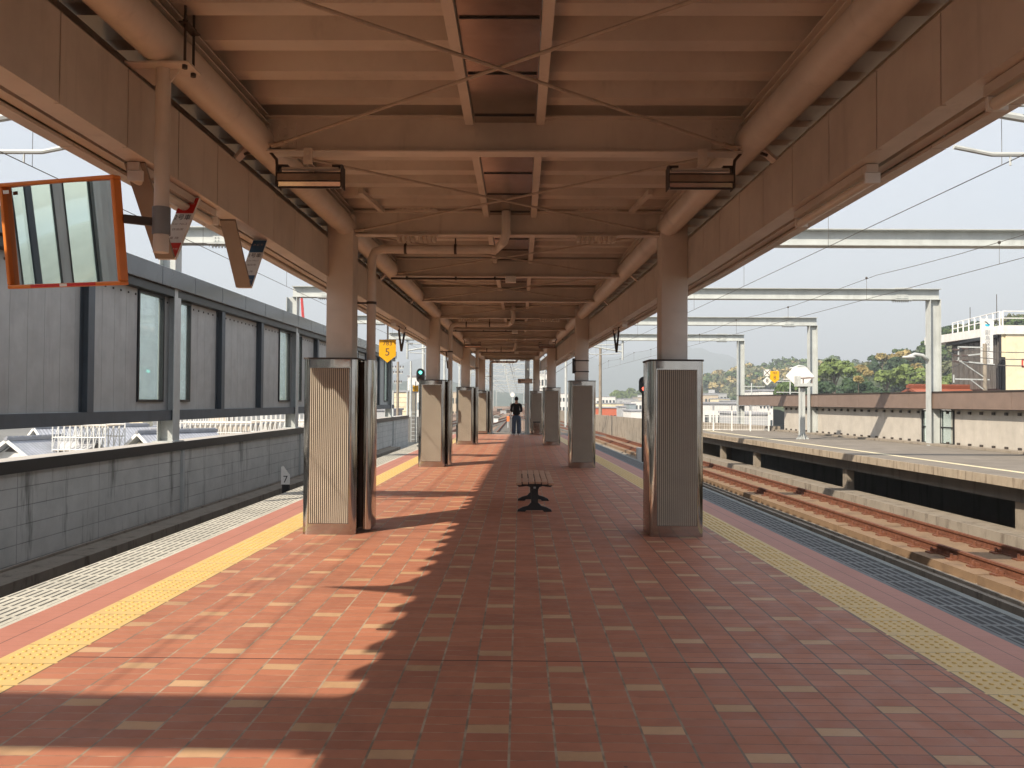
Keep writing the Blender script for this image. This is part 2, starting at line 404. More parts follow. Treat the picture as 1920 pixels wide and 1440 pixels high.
def mat_parapet():
    n = NT("block_parapet", 0.85)
    x, y, z = n.sep()[:3]
    v = n.m_('FLOORED_MODULO', n.m_('SUBTRACT', z, 0.17), 0.29); u = n.m_('FLOORED_MODULO', y, 2.4)
    j = n.m_('MAXIMUM', n.m_('LESS_THAN', v, 0.014), n.m_('LESS_THAN', u, 0.02))
    c = n.ramp(n.noise(1.6, 6, 0.65), [(0.3, (0.46, 0.465, 0.44)), (0.6, (0.57, 0.57, 0.54)), (0.8, (0.64, 0.64, 0.60))])
    s = n.ramp(n.noise(1.0, 5, 0.75, n.mapv((1, 1.6, 0.22))), [(0.56, (0, 0, 0)), (0.68, (0.75,) * 3)])
    c = n.mix(s, c, (0.10, 0.10, 0.085)); c = n.mix(n.m_('MULTIPLY', j, n.ramp(n.noise(1.1, 4), [(0.35, (0.25,) * 3), (0.65, (0.65,) * 3)])), c, (0.07, 0.07, 0.065))
    n.color(c); n.bump(n.m_('ADD', n.m_('MULTIPLY', j, -1), n.m_('MULTIPLY', n.noise(50, 3), 0.3)), 0.5, 0.006); return n.m
M['parapet'] = mat_parapet()
def mat_glass():
    n = NT("window_glass", 0.03)
    tr = n.node("ShaderNodeBsdfTransparent"); tr.inputs[0].default_value = (0.90, 0.97, 0.955, 1)
    gl = n.node("ShaderNodeBsdfGlossy"); gl.inputs[0].default_value = (0.9, 0.95, 0.95, 1); gl.inputs["Roughness"].default_value = 0.03
    df = n.node("ShaderNodeBsdfDiffuse"); df.inputs[0].default_value = (0.55, 0.62, 0.60, 1)
    mx = n.node("ShaderNodeMixShader"); mx.inputs[0].default_value = 0.12
    n.link(tr.outputs[0], mx.inputs[1]); n.link(gl.outputs[0], mx.inputs[2])
    m2 = n.node("ShaderNodeMixShader")
    lw = n.node("ShaderNodeLayerWeight"); lw.inputs[0].default_value = 0.5
    n.link(n.m_('MULTIPLY', n.ramp(n.noise(1.2, 4, 0.6), [(0.3, (0.5,) * 3), (0.8, (1.0,) * 3)]), n.ramp(lw.outputs["Facing"], [(0.25, (0.05,) * 3), (0.75, (0.42,) * 3)])), m2.inputs[0])
    n.link(mx.outputs[0], m2.inputs[1]); n.link(df.outputs[0], m2.inputs[2])
    n.link(m2.outputs[0], n.t.nodes["Material Output"].inputs[0]); return n.m
M['glass'] = mat_glass()
def mat_mirror():
    n = NT("mirror_glass", 0.02, 1.0); n.color((0.86, 0.93, 0.91)); n.bump(n.noise(1.2, 1, 0.3), 0.04, 0.02); return n.m
M['mirror'] = mat_mirror()
# ================================================================ ground, viaduct, tracks (the setting)
def sheet(name, fa, fb, ys, z, mat, parent=None):
    """a strip between two lines x=fa(y), x=fb(y), with UV (distance from fa, y)"""
    mb = MB(); uv = []
    for y in ys:
        a, b = fa(y), fb(y)
        mb.v += [(a, y, z), (b, y, z)]; uv += [(0, y), (abs(b - a), y)]
    for i in range(len(ys) - 1):
        q = (2 * i, 2 * i + 1, 2 * i + 3, 2 * i + 2)
        mb.f.append(q if fa(ys[0]) < fb(ys[0]) else q[::-1])
    return mb.build(name, mat, parent, uv=uv)
YS = [y for y in np.arange(-22, Y_END, 1.5)] + [Y_END]
W1, W2, W3 = 0.53, 0.92, 1.29          # left: grating | pink | yellow | tiles
plat = thing("platform", (0, 0, 0), kind='structure')
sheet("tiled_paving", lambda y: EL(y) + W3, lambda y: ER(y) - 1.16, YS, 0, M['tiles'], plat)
sheet("tactile_strip", lambda y: EL(y) + W3, lambda y: EL(y) + W2, YS, 0, M['yellow'], plat)
sheet("pink_border", lambda y: EL(y) + W2, lambda y: EL(y) + W1, YS, 0, M['band'], plat)
sheet("slotted_edge", lambda y: EL(y) + W1, lambda y: EL(y), YS, 0, M['grate_l'], plat)
sheet("tactile_strip", lambda y: ER(y) - 1.16, lambda y: ER(y) - 0.80, YS, 0, M['yellow'], plat)
sheet("pink_border", lambda y: ER(y) - 0.80, lambda y: ER(y) - 0.46, YS, 0, M['band'], plat)
sheet("slotted_edge", lambda y: ER(y) - 0.46, lambda y: ER(y) - 0.07, YS, 0, M['grate_r'], plat)
mb = MB()
for y0, y1 in zip(YS[:-1], YS[1:]):     # kerb at the right edge, slab sides
    mb.hexa([(ER(y0) - 0.07, y0, -0.2), (ER(y0), y0, -0.2), (ER(y1), y1, -0.2), (ER(y1) - 0.07, y1, -0.2)],
            [(ER(y0) - 0.07, y0, 0.004), (ER(y0), y0, 0.004), (ER(y1), y1, 0.004), (ER(y1) - 0.07, y1, 0.004)])
mb.build("edge_kerb", basic("kerb_grey", (.27, .29, .275), .8, 0, .2, 3), plat)
mb = MB()
for y0, y1 in zip(YS[:-1], YS[1:]):
    mb.hexa([(EL(y0) + 0.01, y0, -0.25), (ER(y0) - 0.08, y0, -0.25), (ER(y1) - 0.08, y1, -0.25), (EL(y1) + 0.01, y1, -0.25)],
            [(EL(y0) + 0.01, y0, -0.006), (ER(y0) - 0.08, y0, -0.006), (ER(y1) - 0.08, y1, -0.006), (EL(y1) + 0.01, y1, -0.006)])
    mb.hexa([(EL(y0) + 0.9, y0, -1.5), (ER(y0) - 0.9, y0, -1.5), (ER(y1) - 0.9, y1, -1.5), (EL(y1) + 0.9, y1, -1.5)],
            [(EL(y0) + 0.9, y0, -0.25), (ER(y0) - 0.9, y0, -0.25), (ER(y1) - 0.9, y1, -0.25), (EL(y1) + 0.9, y1, -0.25)])
mb.build("platform_slab", M['conc_d'], plat)
MB().box(-3.8, 3.8, -21.9, -21.6, 0.0, 3.9).build("rear_wall", M['galv_d'], plat)  # unseen wall, added behind the camera so the plinths reflect less sky
# raised domes of the tactile strips near the camera
def domes(fn, name):
    vs = []; fs = []; n = 8
    for k in range(int(22 / 0.06)):
        y = 1.0 + k * 0.06
        if (y % 0.36) < 0.05: continue
        for j in range(5):
            x = fn(y) + 0.06 + j * 0.06; o = len(vs)
            for r, z in ((0.015, 0.0005), (0.009, 0.0055)):
                vs += [(x + r * math.cos(t * 2 * math.pi / n), y + r * math.sin(t * 2 * math.pi / n), z) for t in range(n)]
            fs += [(o + i, o + (i + 1) % n, o + n + (i + 1) % n, o + n + i) for i in range(n)] + [tuple(o + n + i for i in range(n))]
    m = MB(); m.add(vs, fs); return m.build(name, M['yellow_plain'], plat, kind if False else False)
M['yellow_plain'] = basic("tactile_dome", (0.70, 0.46, 0.13), 0.5, 0, 0.12, 3)
kind = None
tag(domes(lambda y: EL(y) + W2 + 0.0, "tactile_studs"), kind='stuff')
tag(domes(lambda y: ER(y) - 1.16, "tactile_studs"), kind='stuff')

# end apron beyond the tiles
mb = MB(); mb.box(EL(Y_END), ER(Y_END), Y_END, 40.3, -0.3, -0.02)
tag(mb.build("concrete_apron", M['conc'], None), kind='structure')

tag(MB().box(-8.6, 17.5, -25, 62, -2.6, Z_GUT).build("viaduct_deck", M['gully']), kind='structure')
# base slab, track slab, rails of the right-hand track
NR = lambda y: 7.9 - 0.04 * y                       # near rail
def ribbon(mb, fa, fb, z0, z1, ys):
    for y0, y1 in zip(ys[:-1], ys[1:]):
        mb.hexa([(fa(y0), y0, z0), (fb(y0), y0, z0), (fb(y1), y1, z0), (fa(y1), y1, z0)],
                [(fa(y0), y0, z1), (fb(y0), y0, z1), (fb(y1), y1, z1), (fa(y1), y1, z1)])
    return mb
def track(name, near, y0, y1, gauge=1.12, z=Z_RAIL, base=True, fast_y=70):
    t = thing(name, (0, 0, 0), kind='structure')
    ys = list(np.arange(y0, y1, 4.0)) + [y1]
    if base:
        ribbon(MB(), lambda y: near(y) - 0.72, lambda y: near(y) + gauge + 0.7, Z_GUT, z - 0.30, ys).build("track_base", M['conc'], t)
        mb = MB(); y = y0
        while y < y1:
            e = min(y + 4.9, y1); ribbon(mb, lambda q: near(q) - 0.42, lambda q: near(q) + gauge + 0.42, z - 0.30, z - 0.16, [y, e]); y += 4.97
        mb.build("track_slab", M['slab'], t)
        mb = MB(); y = y0 + 0.4                      # cable ledge and reflectors
        ribbon(mb, lambda q: near(q) - 0.62, lambda q: near(q) - 0.585, z - 0.30, z - 0.25, ys)
        mb.build("cable_rail", M['conc'], t)
    for k in (0, gauge):
        mb = MB()
        for a, b in zip(ys[:-1], ys[1:]):
            pa, pb = Vector((near(a) + k, a, 0)), Vector((near(b) + k, b, 0))
            for zz, w, h in ((z - 0.148, 0.125, 0.018), (z - 0.085, 0.02, 0.11), (z - 0.018, 0.066, 0.036)):
                mb.bar(pa + Vector((0, 0, zz)), pb + Vector((0, 0, zz)), w, h)
        mb.build("rail", M['rust'], t)
    mb = MB(); y = y0
    while y < min(y1, fast_y):
        for k in (0, gauge):
            x = near(y) + k
            mb.box(x - 0.19, x + 0.19, y - 0.085, y + 0.085, z - 0.165, z - 0.135)
            for s in (-1, 1):
                mb.box(x + s * 0.075 - 0.03, x + s * 0.075 + 0.03, y - 0.055, y + 0.055, z - 0.134, z - 0.085)
                mb.tube((x + s * 0.12, y, z - 0.135), (x + s * 0.12, y, z - 0.055), 0.024, 6)
        y += 0.62
    tag(mb.build("rail_fasteners", M['rust'], t), kind='stuff')
    return t
track("railway_track", NR, -22, 62)
LR = lambda y: -6.45 + 0.0125 * y
track("railway_track", LR, -22, 62)
# concrete kerb between the right-hand track and the void
mb = ribbon(MB(), lambda y: PE(y) - 0.15, lambda y: PE(y) + 0.5, Z_GUT, Z_RAIL - 0.01, list(np.arange(-20, 42, 3.0)))
tag(mb.build("track_kerb", M['conc']), kind='structure')
# small service ledge along the left parapet
mb = ribbon(MB(), lambda y: WL(y) + 0.002, lambda y: WL(y) + 0.62, Z_GUT, -1.07, list(np.arange(-20, 52, 6.0)))
ribbon(mb, lambda y: WL(y) + 0.05, lambda y: WL(y) + 0.085, -1.067, -1.03, list(np.arange(-20, 52, 6.0)))
tag(mb.build("service_ledge", M['conc']), kind='structure')

# ================================================================ opposite platform
opp = thing("opposite_platform", (0, 0, 0), kind='structure')
ysr = list(np.arange(-20, 40, 3.0)) + [41.0]
mb = MB(); ribbon(mb, lambda y: PE(y) + 0.06, lambda y: WR(y) + 0.6, -0.08, 0.10, ysr); mb.build("asphalt_surface", M['asphalt'], opp)
mb = MB()
for i, y in enumerate(np.arange(-20, 41, 0.5)):    # precast edge planks
    d = random.uniform(-0.008, 0.008)
    mb.hexa([(PE(y) + d, y, -0.085), (PE(y) + 0.06, y, -0.085), (PE(y + .49) + 0.06, y + 0.49, -0.085), (PE(y + .49) + d, y + 0.49, -0.085)],
            [(PE(y) + d, y, 0.098), (PE(y) + 0.06, y, 0.098), (PE(y + .49) + 0.06, y + 0.49, 0.098), (PE(y + .49) + d, y + 0.49, 0.098)])
mb.build("edge_planks", M['plank'], opp)
sheet("painted_line", lambda y: PE(y) + 0.85, lambda y: PE(y) + 1.05, ysr, 0.104, basic("cream_line_paint", (0.70, 0.62, 0.40), 0.6, 0, 0.1), opp)
mb = ribbon(MB(), lambda y: PE(y) + 0.35, lambda y: PE(y) + 0.65, -0.40, -0.09, ysr); mb.build("edge_beam", M['conc_d'], opp)
for y in (0.5, 8.3, 16.2, 24.0, 32.0, 36.5):
    MB().box(PE(y) + 0.40, PE(y) + 0.60, y - 0.16, y + 0.16, Z_GUT, -0.402).build("pier", M['conc'], opp)
mb = ribbon(MB(), lambda y: PE(y) + 2.2, lambda y: PE(y) + 2.4, Z_GUT, -0.09, ysr); mb.build("rear_wall", M['conc_d'], opp)
MB().box(PE(41) + 0.1, PE(41) + 3.9, 41.0, 41.2, Z_GUT, 0.10).build("end_wall", M['conc'], opp)
# low kerb at the foot of the wall
mb = ribbon(MB(), lambda y: WR(y) - 0.45, lambda y: WR(y) - 0.02, 0.104, 0.17, ysr[8:]); mb.build("wall_kerb", M['conc'], opp)

# ---- wall on the opposite platform
wall = thing("platform_wall", (WR(27.85), 27.85, 0.1), "beige panelled wall with a brown fascia along the back of the opposite platform", "wall")
wo = Vector(wall.location)
def rel(p, o=wo): return (p[0] - o.x, p[1] - o.y, p[2] - o.z)
def wseg(mb, fa, fb, z0, z1, y0, y1, o):
    mb.hexa([rel((fa(y0), y0, z0), o), rel((fb(y0), y0, z0), o), rel((fb(y1), y1, z0), o), rel((fa(y1), y1, z0), o)],
            [rel((fa(y0), y0, z1), o), rel((fb(y0), y0, z1), o), rel((fb(y1), y1, z1), o), rel((fa(y1), y1, z1), o)])
mb = MB(); y = 8.0
WIN = [(27.15, 28.75)]
while y < 41.0:
    e = min(y + 0.60, 41.0)
    if not any(a - 0.01 <= y + 0.3 <= b + 0.01 for a, b in WIN):
        wseg(mb, WR, lambda q: WR(q) + 0.12, 0.10, 1.30, y, e - 0.008, wo)
    y += 0.60
mb.build("wall_panel", M['beige'], wall)
mb = MB(); y = 4.0
while y < 47.0:
    wseg(mb, lambda q: WR(q) - 0.30, lambda q: WR(q) + 0.25, 1.33, 1.86, y, min(y + 1.79, 47), wo); y += 1.8
mb.build("fascia", M['brown'], wall)
mb = MB(); wseg(mb, lambda q: WR(q) - 0.33, lambda q: WR(q) + 0.28, 1.863, 1.90, 4, 47, wo); wseg(mb, lambda q: WR(q) - 0.28, lambda q: WR(q) + 0.2, 1.302, 1.327, 4, 47, wo)
mb.build("fascia_trim", M['dark'], wall)
mb = MB()
for y in np.arange(8.2, 41, 0.58):
    for z in (0.20, 1.20):
        mb.box(*[v for v in (WR(y) - 0.05 - wo.x, WR(y) - 0.001 - wo.x, y - 0.06 - wo.y, y + 0.06 - wo.y, z - 0.04 - 0.1, z + 0.04 - 0.1)])
mb.build("fixing_clips", M['dark'], wall)
tag(bpy.data.objects["fixing_clips"], kind='stuff')
for y0, y1 in ((27.0, 27.75), (28.05, 28.85)):
    f = MB()
    for a, b, z0, z1 in ((y0, y0 + .05, .14, 1.28), (y1 - .05, y1, .14, 1.28), (y0 + .05, y1 - .05, .14, .19), (y0 + .05, y1 - .05, 1.23, 1.28), (y0 + .05, y1 - .05, .68, .73)):
        wseg(f, lambda q: WR(q) - 0.04, lambda q: WR(q) + 0.05, z0, z1, a, b, wo)
    w = f.build("window_frame", M['black'], wall)
    g = MB(); wseg(g, lambda q: WR(q), lambda q: WR(q) + 0.01, 0.19, 1.23, y0 + .05, y1 - .05, wo); g.build("window_pane", M['glass'], w)

# ================================================================ left parapet and sound wall
par = thing("track_parapet", (WL(15), 15, Z_GUT), "stained grey block parapet with a dark steel cap beside the left track", "parapet")
po = Vector(par.location)
mb = MB(); ysl = list(np.arange(-22, 53, 5.0)) + [53.0]
for a, b in zip(ysl[:-1], ysl[1:]): wseg(mb, lambda q: WL(q) - 0.45, WL, Z_GUT, 0.46, a, b, po)
mb.build("blockwork", M['parapet'], par)
mb = MB()
for a, b in zip(ysl[:-1], ysl[1:]): wseg(mb, lambda q: WL(q) + 0.003, lambda q: WL(q) + 0.05, 0.36, 0.55, a, b, po)
mb.build("steel_cap", M['black'], par)
mb = MB()
for a, b in zip(ysl[:-1], ysl[1:]): wseg(mb, lambda q: WL(q) - 0.50, lambda q: WL(q) + 0.002, 0.461, 0.545, a, b, po)
mb.build("coping", basic("parapet_coping", (0.50, 0.47, 0.43), 0.7), par)
for y in np.arange(-19.45, 52, 9.5):
    x = WL(y) - po.x; MB().box(x, x + 0.06, y - po.y - 0.05, y - po.y + 0.05, .43, 1.85).build("rib", M['panel'], par)

snd = thing("sound_wall", (-8.0, 18, 0.55), "tall grey panelled sound wall with narrow windows above the left parapet", "wall")
so = Vector(snd.location); SW = lambda y: -8.15 + 0.0125 * y
wins = [(-.45, .80), (1.22, 2.75)]
for k in range(-3, 4):
    g = 18.35 + 9.5 * k
    if k == -2: continue
    wins += [(g - 1.50, g - 0.32), (g + 0.32, g + 1.10)]
y = -20.0; mb = MB(); edges = sorted(wins)
segs = []; cur = -20.0
for a, b in edges:
    if b < -20 or a > 48: continue
    if a > cur: segs.append((cur, a))
    cur = b
segs.append((cur, 48.0))
for a, b in segs:
    n = max(1, round((b - a) / 0.45)); st = (b - a) / n
    for i in range(n): wseg(mb, SW, lambda q: SW(q) + 0.07, 1.26, 3.76, a + i * st, a + (i + 1) * st - 0.007, so)
for a, b in edges:
    if -20 < a and b < 48:
        for z0, z1 in ((1.26, 1.44),): wseg(mb, SW, lambda q: SW(q) + 0.07, z0, z1, a, b, so)
mb.build("wall_panel", M['panel'], snd)
for a, b in edges:
    if not (-20 < a and b < 48): continue
    f = MB()
    for a0, b0, z0, z1 in ((a, a + .045, 1.44, 3.76), (b - .045, b, 1.44, 3.76), (a + .045, b - .045, 1.44, 1.49), (a + .045, b - .045, 3.70, 3.76)):
        wseg(f, lambda q: SW(q) + 0.01, lambda q: SW(q) + 0.11, z0, z1, a0, b0, so)
    w = f.build("window_frame", M['black'], snd)
    g = MB(); wseg(g, lambda q: SW(q) + .03, lambda q: SW(q) + .042, 1.49, 3.70, a + .045, b - .045, so); g.build("window_pane", M['glass'], w)
mb = MB()
for a in np.arange(-20, 48, 1.7): wseg(mb, lambda q: SW(q) - 0.25, lambda q: SW(q) + 0.34, 3.93, 4.33, a, min(a + 1.685, 48), so)
mb.build("coping", M['coping'], snd, bevel=0.012)
mb = MB(); wseg(mb, lambda q: SW(q) - 0.2, lambda q: SW(q) + 0.26, 3.765, 3.925, -20, 48, so); mb.build("coping_underside", M['black'], snd)
mb = MB(); wseg(mb, lambda q: SW(q) - 0.1, lambda q: SW(q) + 0.22, 1.03, 1.255, -20, 48, so); mb.build("bottom_rail", M['steelblue'], snd)
for k in range(-4, 4):
    for d in (2.85, 5.95):
        y = 18.35 + 9.5 * k + d
        if -20 < y < 48:
            x = SW(y) + 0.15 - so.x; MB().ibeam((x, y - so.y, 1.256 - so.z), (x, y - so.y, 3.76 - so.z), 0.22, 0.16, up=(1, 0, 0)).build("upright", M['steelblue'], snd)
mb = MB()
for a, b in segs:
    for y in np.arange(a + 0.2, b, 0.3): mb.box(SW(y) + .071 - so.x, SW(y) + .085 - so.x, y - so.y - .02, y - so.y + .02, 3.62 - so.z, 3.66 - so.z)
tag(mb.build("rivets", M['dark'], snd), kind='stuff')

# ================================================================ gantries over the tracks
def gantry(y, label, first):
    xl, xr = WL(y) - 0.22, (14.6 - 0.074 * (y - 18.35)) - 0.05
    g = thing("overhead_gantry", (xl, y, 0.0), label, "gantry", "steel gantries across the tracks")
    W = xr - xl
    MB().ibeam((0, 0, 5.15), (W + 0.19, 0, 5.15), 0.34, 0.37, 0.02, 0.014).build("crossbeam", M['galv'], g)
    for x, zb in ((0, 0.545), (W, 0.10)):
        mb = MB(); mb.ibeam((x, 0, zb), (x, 0, 4.964), 0.34, 0.36, 0.018, 0.014, up=(1, 0, 0)); mb.box(x - .26, x + .26, -.24, .24, zb, zb + .03)
        mb.build("post", M['galv'], g)
    for x in (1.15, W - 1.05):
        mb = MB(); mb.box(x - .28, x + .28, -.17, .17, 4.948, 4.962); mb.box(x - .28, x + .28, -.17, .17, 5.338, 5.352)
        mb.box(x - .20, x + .20, -.025, -.008, 5.02, 5.28)
        for i in range(8):
            for s in (-.1, .1):
                mb.tube((x - .245 + i * .07, s, 4.90), (x - .245 + i * .07, s, 4.947), .014, 6)
                mb.tube((x - .245 + i * .07, s, 5.353), (x - .245 + i * .07, s, 5.385), .014, 6)
        for i in (-.15, -.08, .08, .15):
            for j in range(4): mb.tube((x + i, -.045, 5.05 + j * .066), (x + i, -.0255, 5.05 + j * .066), .014, 6)
        mb.build("splice_plate", M['galv'], g)
    return g
names = ["pale steel gantry behind the camera whose crossbeam shades the floor", "pale steel gantry hidden above the canopy, nearest to the camera", "pale steel gantry with the largest crossbeam in view", "second pale steel gantry, its post in front of the wall windows", "third pale steel gantry, its post behind the white hexagonal board", "farthest pale steel gantry, its post at the end of the brown fascia"]
for y, l in zip([-0.65] + GY, names): gantry(y, l, False)
for y, l in ((27.85, "curved grey lamp head on the gantry post above the wall windows"), (37.35, "curved grey lamp head on the gantry post behind the white hexagonal board")):
    x = 14.6 - 0.074 * (y - 18.35) - 0.25; t = thing("platform_lamp", (x, y, 2.95), l, "lamp", "lamps on gantry posts")
    mb = MB(); mb.path([(0, 0, 0), (-.15, 0, .16), (-.42, 0, .20), (-.7, 0, .08)], 0.06, 8); mb.build("lamp_arm", M['galv'], t, smooth=True)
    MB().sphere((-.62, 0, .10), 0.2, 10, 6, (1.2, .6, .28)).build("lamp_head", M['galv'], t, smooth=True)

# overhead wires and cantilevers
def wire(name, pts, r, label, group=None):
    o = thing(name, pts[0], label, "wire", group); o0 = Vector(pts[0])
    MB().path([Vector(p) - o0 for p in pts], r, 5).build("strand", M['wire'], o); return o
def catenary(fx, zc, zm, label, y0=-12, y1=62, sp=4.75):
    t = thing("overhead_wire", (fx(18), 18, zc), label, "overhead wire")
    o = Vector(t.location); mb = MB()
    ys = np.arange(y0, y1 + .1, 4.75)
    MB().path([Vector((fx(y), y, zc)) - o for y in ys], 0.0055, 5).build("contact_wire", M['wire'], t)
    MB().path([Vector((fx(y), y, zm - 0.12 * math.sin(math.pi * ((y + .65) % 9.5) / 9.5))) - o for y in np.arange(y0, y1, 1.58)], 0.0055, 5).build("messenger_wire", M['wire'], t)
    for y in np.arange(y0 + 2, y1, sp):
        zz = zm - 0.12 * math.sin(math.pi * ((y + .65) % 9.5) / 9.5)
        mb = MB(); mb.tube(Vector((fx(y), y, zc)) - o, Vector((fx(y), y, zz)) - o, 0.0035, 4); mb.sphere(Vector((fx(y), y, zz)) - o, 0.03, 6, 4); mb.build("dropper", M['wire'], t)
    return t
catenary(lambda y: 8.55 - 0.045 * y, 3.82, 4.30, "pair of overhead wires with droppers above the opposite platform track")
catenary(lambda y: 5.45 - 0.025 * y, 4.10, 4.75, "pair of overhead wires running beside the right edge of the canopy")
catenary(lambda y: -5.50 + 0.012 * y, 4.05, 4.75, "pair of overhead wires above the left track")
def cantilever(y, x, s, label):
    """s: +1 the arm reaches to +x from its drop post"""
    t = thing("catenary_arm", (x - s * 1.5, y, 4.95), label, "catenary arm", "catenary arms under the gantries")
    MB().tube((0, 0, 0), (0, 0, -1.1), 0.06, 10).build("drop_post", M['galv'], t, smooth='auto')
    mb = MB(); mb.tube((0, 0, -.22), (s * 2.1, 0, -.25), 0.03, 8); mb.tube((0, 0, -.62), (s * 1.9, 0, -.30), 0.045, 8)
    mb.path([(s * .15, 0, -.72), (s * 1.0, 0, -.78), (s * 1.7, 0, -.78), (s * 2.1, 0, -.70)], 0.026, 8)
    mb.tube((s * 1.5, 0, -.8), (s * 1.5, 0, -.9), 0.012, 6)
    mb.build("arm", M['galv'], t, smooth='auto')
    mb = MB()
    for i in range(4): mb.tube((s * (.14 + .05 * i), 0, -.225), (s * (.155 + .05 * i), 0, -.225), .055, 10)
    mb.build("insulator", M['insul'], t)
    return t
c_ = {8.85: "nearest", 18.35: "second", 27.85: "third", 37.35: "fourth", 46.85: "farthest"}
for y in GY:
    if 10 < y < 40: continue
    cantilever(y, 5.45 - .025 * y, -1, f"galvanised tube arm holding the wire right of the canopy, under the {c_[y]} gantry")
    cantilever(y, -5.5 + .012 * y, 1, f"galvanised tube arm holding the wire above the left track, under the {c_[y]} gantry")
# ================================================================ canopy
can = thing("platform_canopy", (0, 9.5, 0), "long cream steel canopy roof with cross beams and bracing over the platform", "canopy")
cy = 9.5
def C(mb, name, mat, **k):
    mb.v = [(x, y - cy, z) for x, y, z in mb.v]; return mb.build(name, mat, can, **k)
BEAMS = [9.5 + 3.1667 * k for k in range(-7, 10)]
# folded-plate roof
RL = lambda y: -3.98 + 0.0125 * y
RRt = lambda y: interp([(-14, 3.0), (8, 2.80), (38, 1.75)], y)
GX = -0.13                                          # gutter centre line
prof = []; y = -14.0
while y < 38.1:
    prof += [(y, 3.70), (y + .15, 3.70), (y + .215, 3.83), (y + .41, 3.83)]; y += 0.475
prof.append((y, 3.70))
def deck(fa, fb, name):
    mb = MB()
    for (y0, z0), (y1, z1) in zip(prof[:-1], prof[1:]): mb.quad((fa(y0), y0, z0), (fa(y1), y1, z1), (fb(y1), y1, z1), (fb(y0), y0, z0))
    return C(mb, name, M['deck'])
deck(RL, lambda y: GX - 0.24, "roof_sheet"); deck(lambda y: GX + 0.24, RRt, "roof_sheet")
mb = MB(); mb.box(GX - .235, GX + .235, -14, 38.1, 3.645, 3.652); mb.box(GX - .235, GX - .23, -14, 38.1, 3.652, 3.90); mb.box(GX + .23, GX + .235, -14, 38.1, 3.652, 3.90)
mb.box(GX - .24, GX + .24, -14, 38.1, 3.905, 3.92); C(mb, "roof_gutter", M['gutter'])
mb = MB()
for y in np.arange(-13.6, 38, 0.79): mb.box(GX - .225, GX + .225, y, y + .012, 3.636, 3.644)
C(mb, "gutter_joint", M['black'])
bays = list(zip(BEAMS[:-1], BEAMS[1:]))
for s in (-1, 1):
    mb = MB()
    for a, b in bays: mb.box(GX + s * .27 - .032, GX + s * .27 + .032, a + .08, b - .08, 3.60, 3.695)
    C(mb, "gutter_channel", M['cream'])
# cross beams, each its own part, with splice plates at the columns
def splice(xc, y):
    mb = MB(); mb.box(xc - .24, xc + .24, y - .08, y + .08, 3.388, 3.399); mb.box(xc - .24, xc + .24, y - .08, y + .08, 3.681, 3.692)
    mb.box(xc - .13, xc + .13, y - .02, y - .006, 3.45, 3.63)
    for i in range(8):
        dx = -.205 + i * .054 + (.03 if i > 3 else 0)
        for dy in (-.05, .05): mb.tube((xc + dx, y + dy, 3.332), (xc + dx, y + dy, 3.387), .021, 8)
        mb.tube((xc + dx, y - .1, 3.692), (xc + dx, y - .1, 3.72), .018, 6)
    for dx in (-.09, -.035, .035, .09):
        for z in (3.49, 3.54, 3.59): mb.tube((xc + dx, y - .035, z), (xc + dx, y - .021, z), .017, 8)
    return mb
for y in BEAMS:
    b = C(MB().ibeam((PL(y) + .06, y, 3.54), (PR(y) - .06, y, 3.54), 0.14, 0.28, .012, .008), "cross_beam", M['cream'])
    if y > 5 and min(abs(y - c) for c in COLY) < .1:
        for f_ in (.22, .78):
            m2 = splice(PL(y) + (PR(y) - PL(y)) * f_, y); m2.v = [(p, q - cy, r) for p, q, r in m2.v]; m2.build("splice_plate", M['cream'], b)
for y in BEAMS:
    if y < 3: continue
    for e, s in ((PL(y) + .20, 1), (PR(y) - .20, -1)):
        mb = MB(); mb.box(e - .09, e + .09, y - .014, y - .0045, 3.44, 3.64)
        for dx in (-.055, .0, .055):
            for z in (3.48, 3.54, 3.60): mb.tube((e + dx, y - .026, z), (e + dx, y - .0145, z), .012, 6)
        C(mb, "end_plate", M['cream'])
# bracing rods
for a, b in bays:
    for s in (0, 1):
        xa, xb = (PL(a) + .12, PR(b) - .12) if s == 0 else (PR(a) - .12, PL(b) + .12)
        z = 3.43 + .012 * s; mb = MB(); p, q = Vector((xa, a + .06, z)), Vector((xb, b - .06, z)); d = (q - p).normalized()
        mb.tube(p, q, .011, 6); mb.tube(p, p + d * .16, .02, 6); mb.tube(q - d * .16, q, .02, 6)
        mb.box(min(p.x, p.x - d.x * .1) - .02, max(p.x, p.x - d.x * .1) + .02, p.y - .05, p.y + .06, z - .006, z + .006)
        mb.box(q.x - .05, q.x + .05, q.y - .06, q.y + .05, z - .006, z + .006)
        C(mb, "bracing_rod", M['rod'])
# tubular girders and the beams above them
for P, s in ((PL, -1), (PR, 1)):
    C(MB().path([(P(y), y, 3.50) for y in BEAMS], 0.12, 20), "tubular_girder", M['cream'], smooth='auto')
    mb = MB()
    for a, b in bays: mb.ibeam((P(a) - s * .0, a, 3.655), (P(b) - s * .0, b, 3.655), .17, .07, .01, .01)
    C(mb, "roof_purlin", M['cream'])
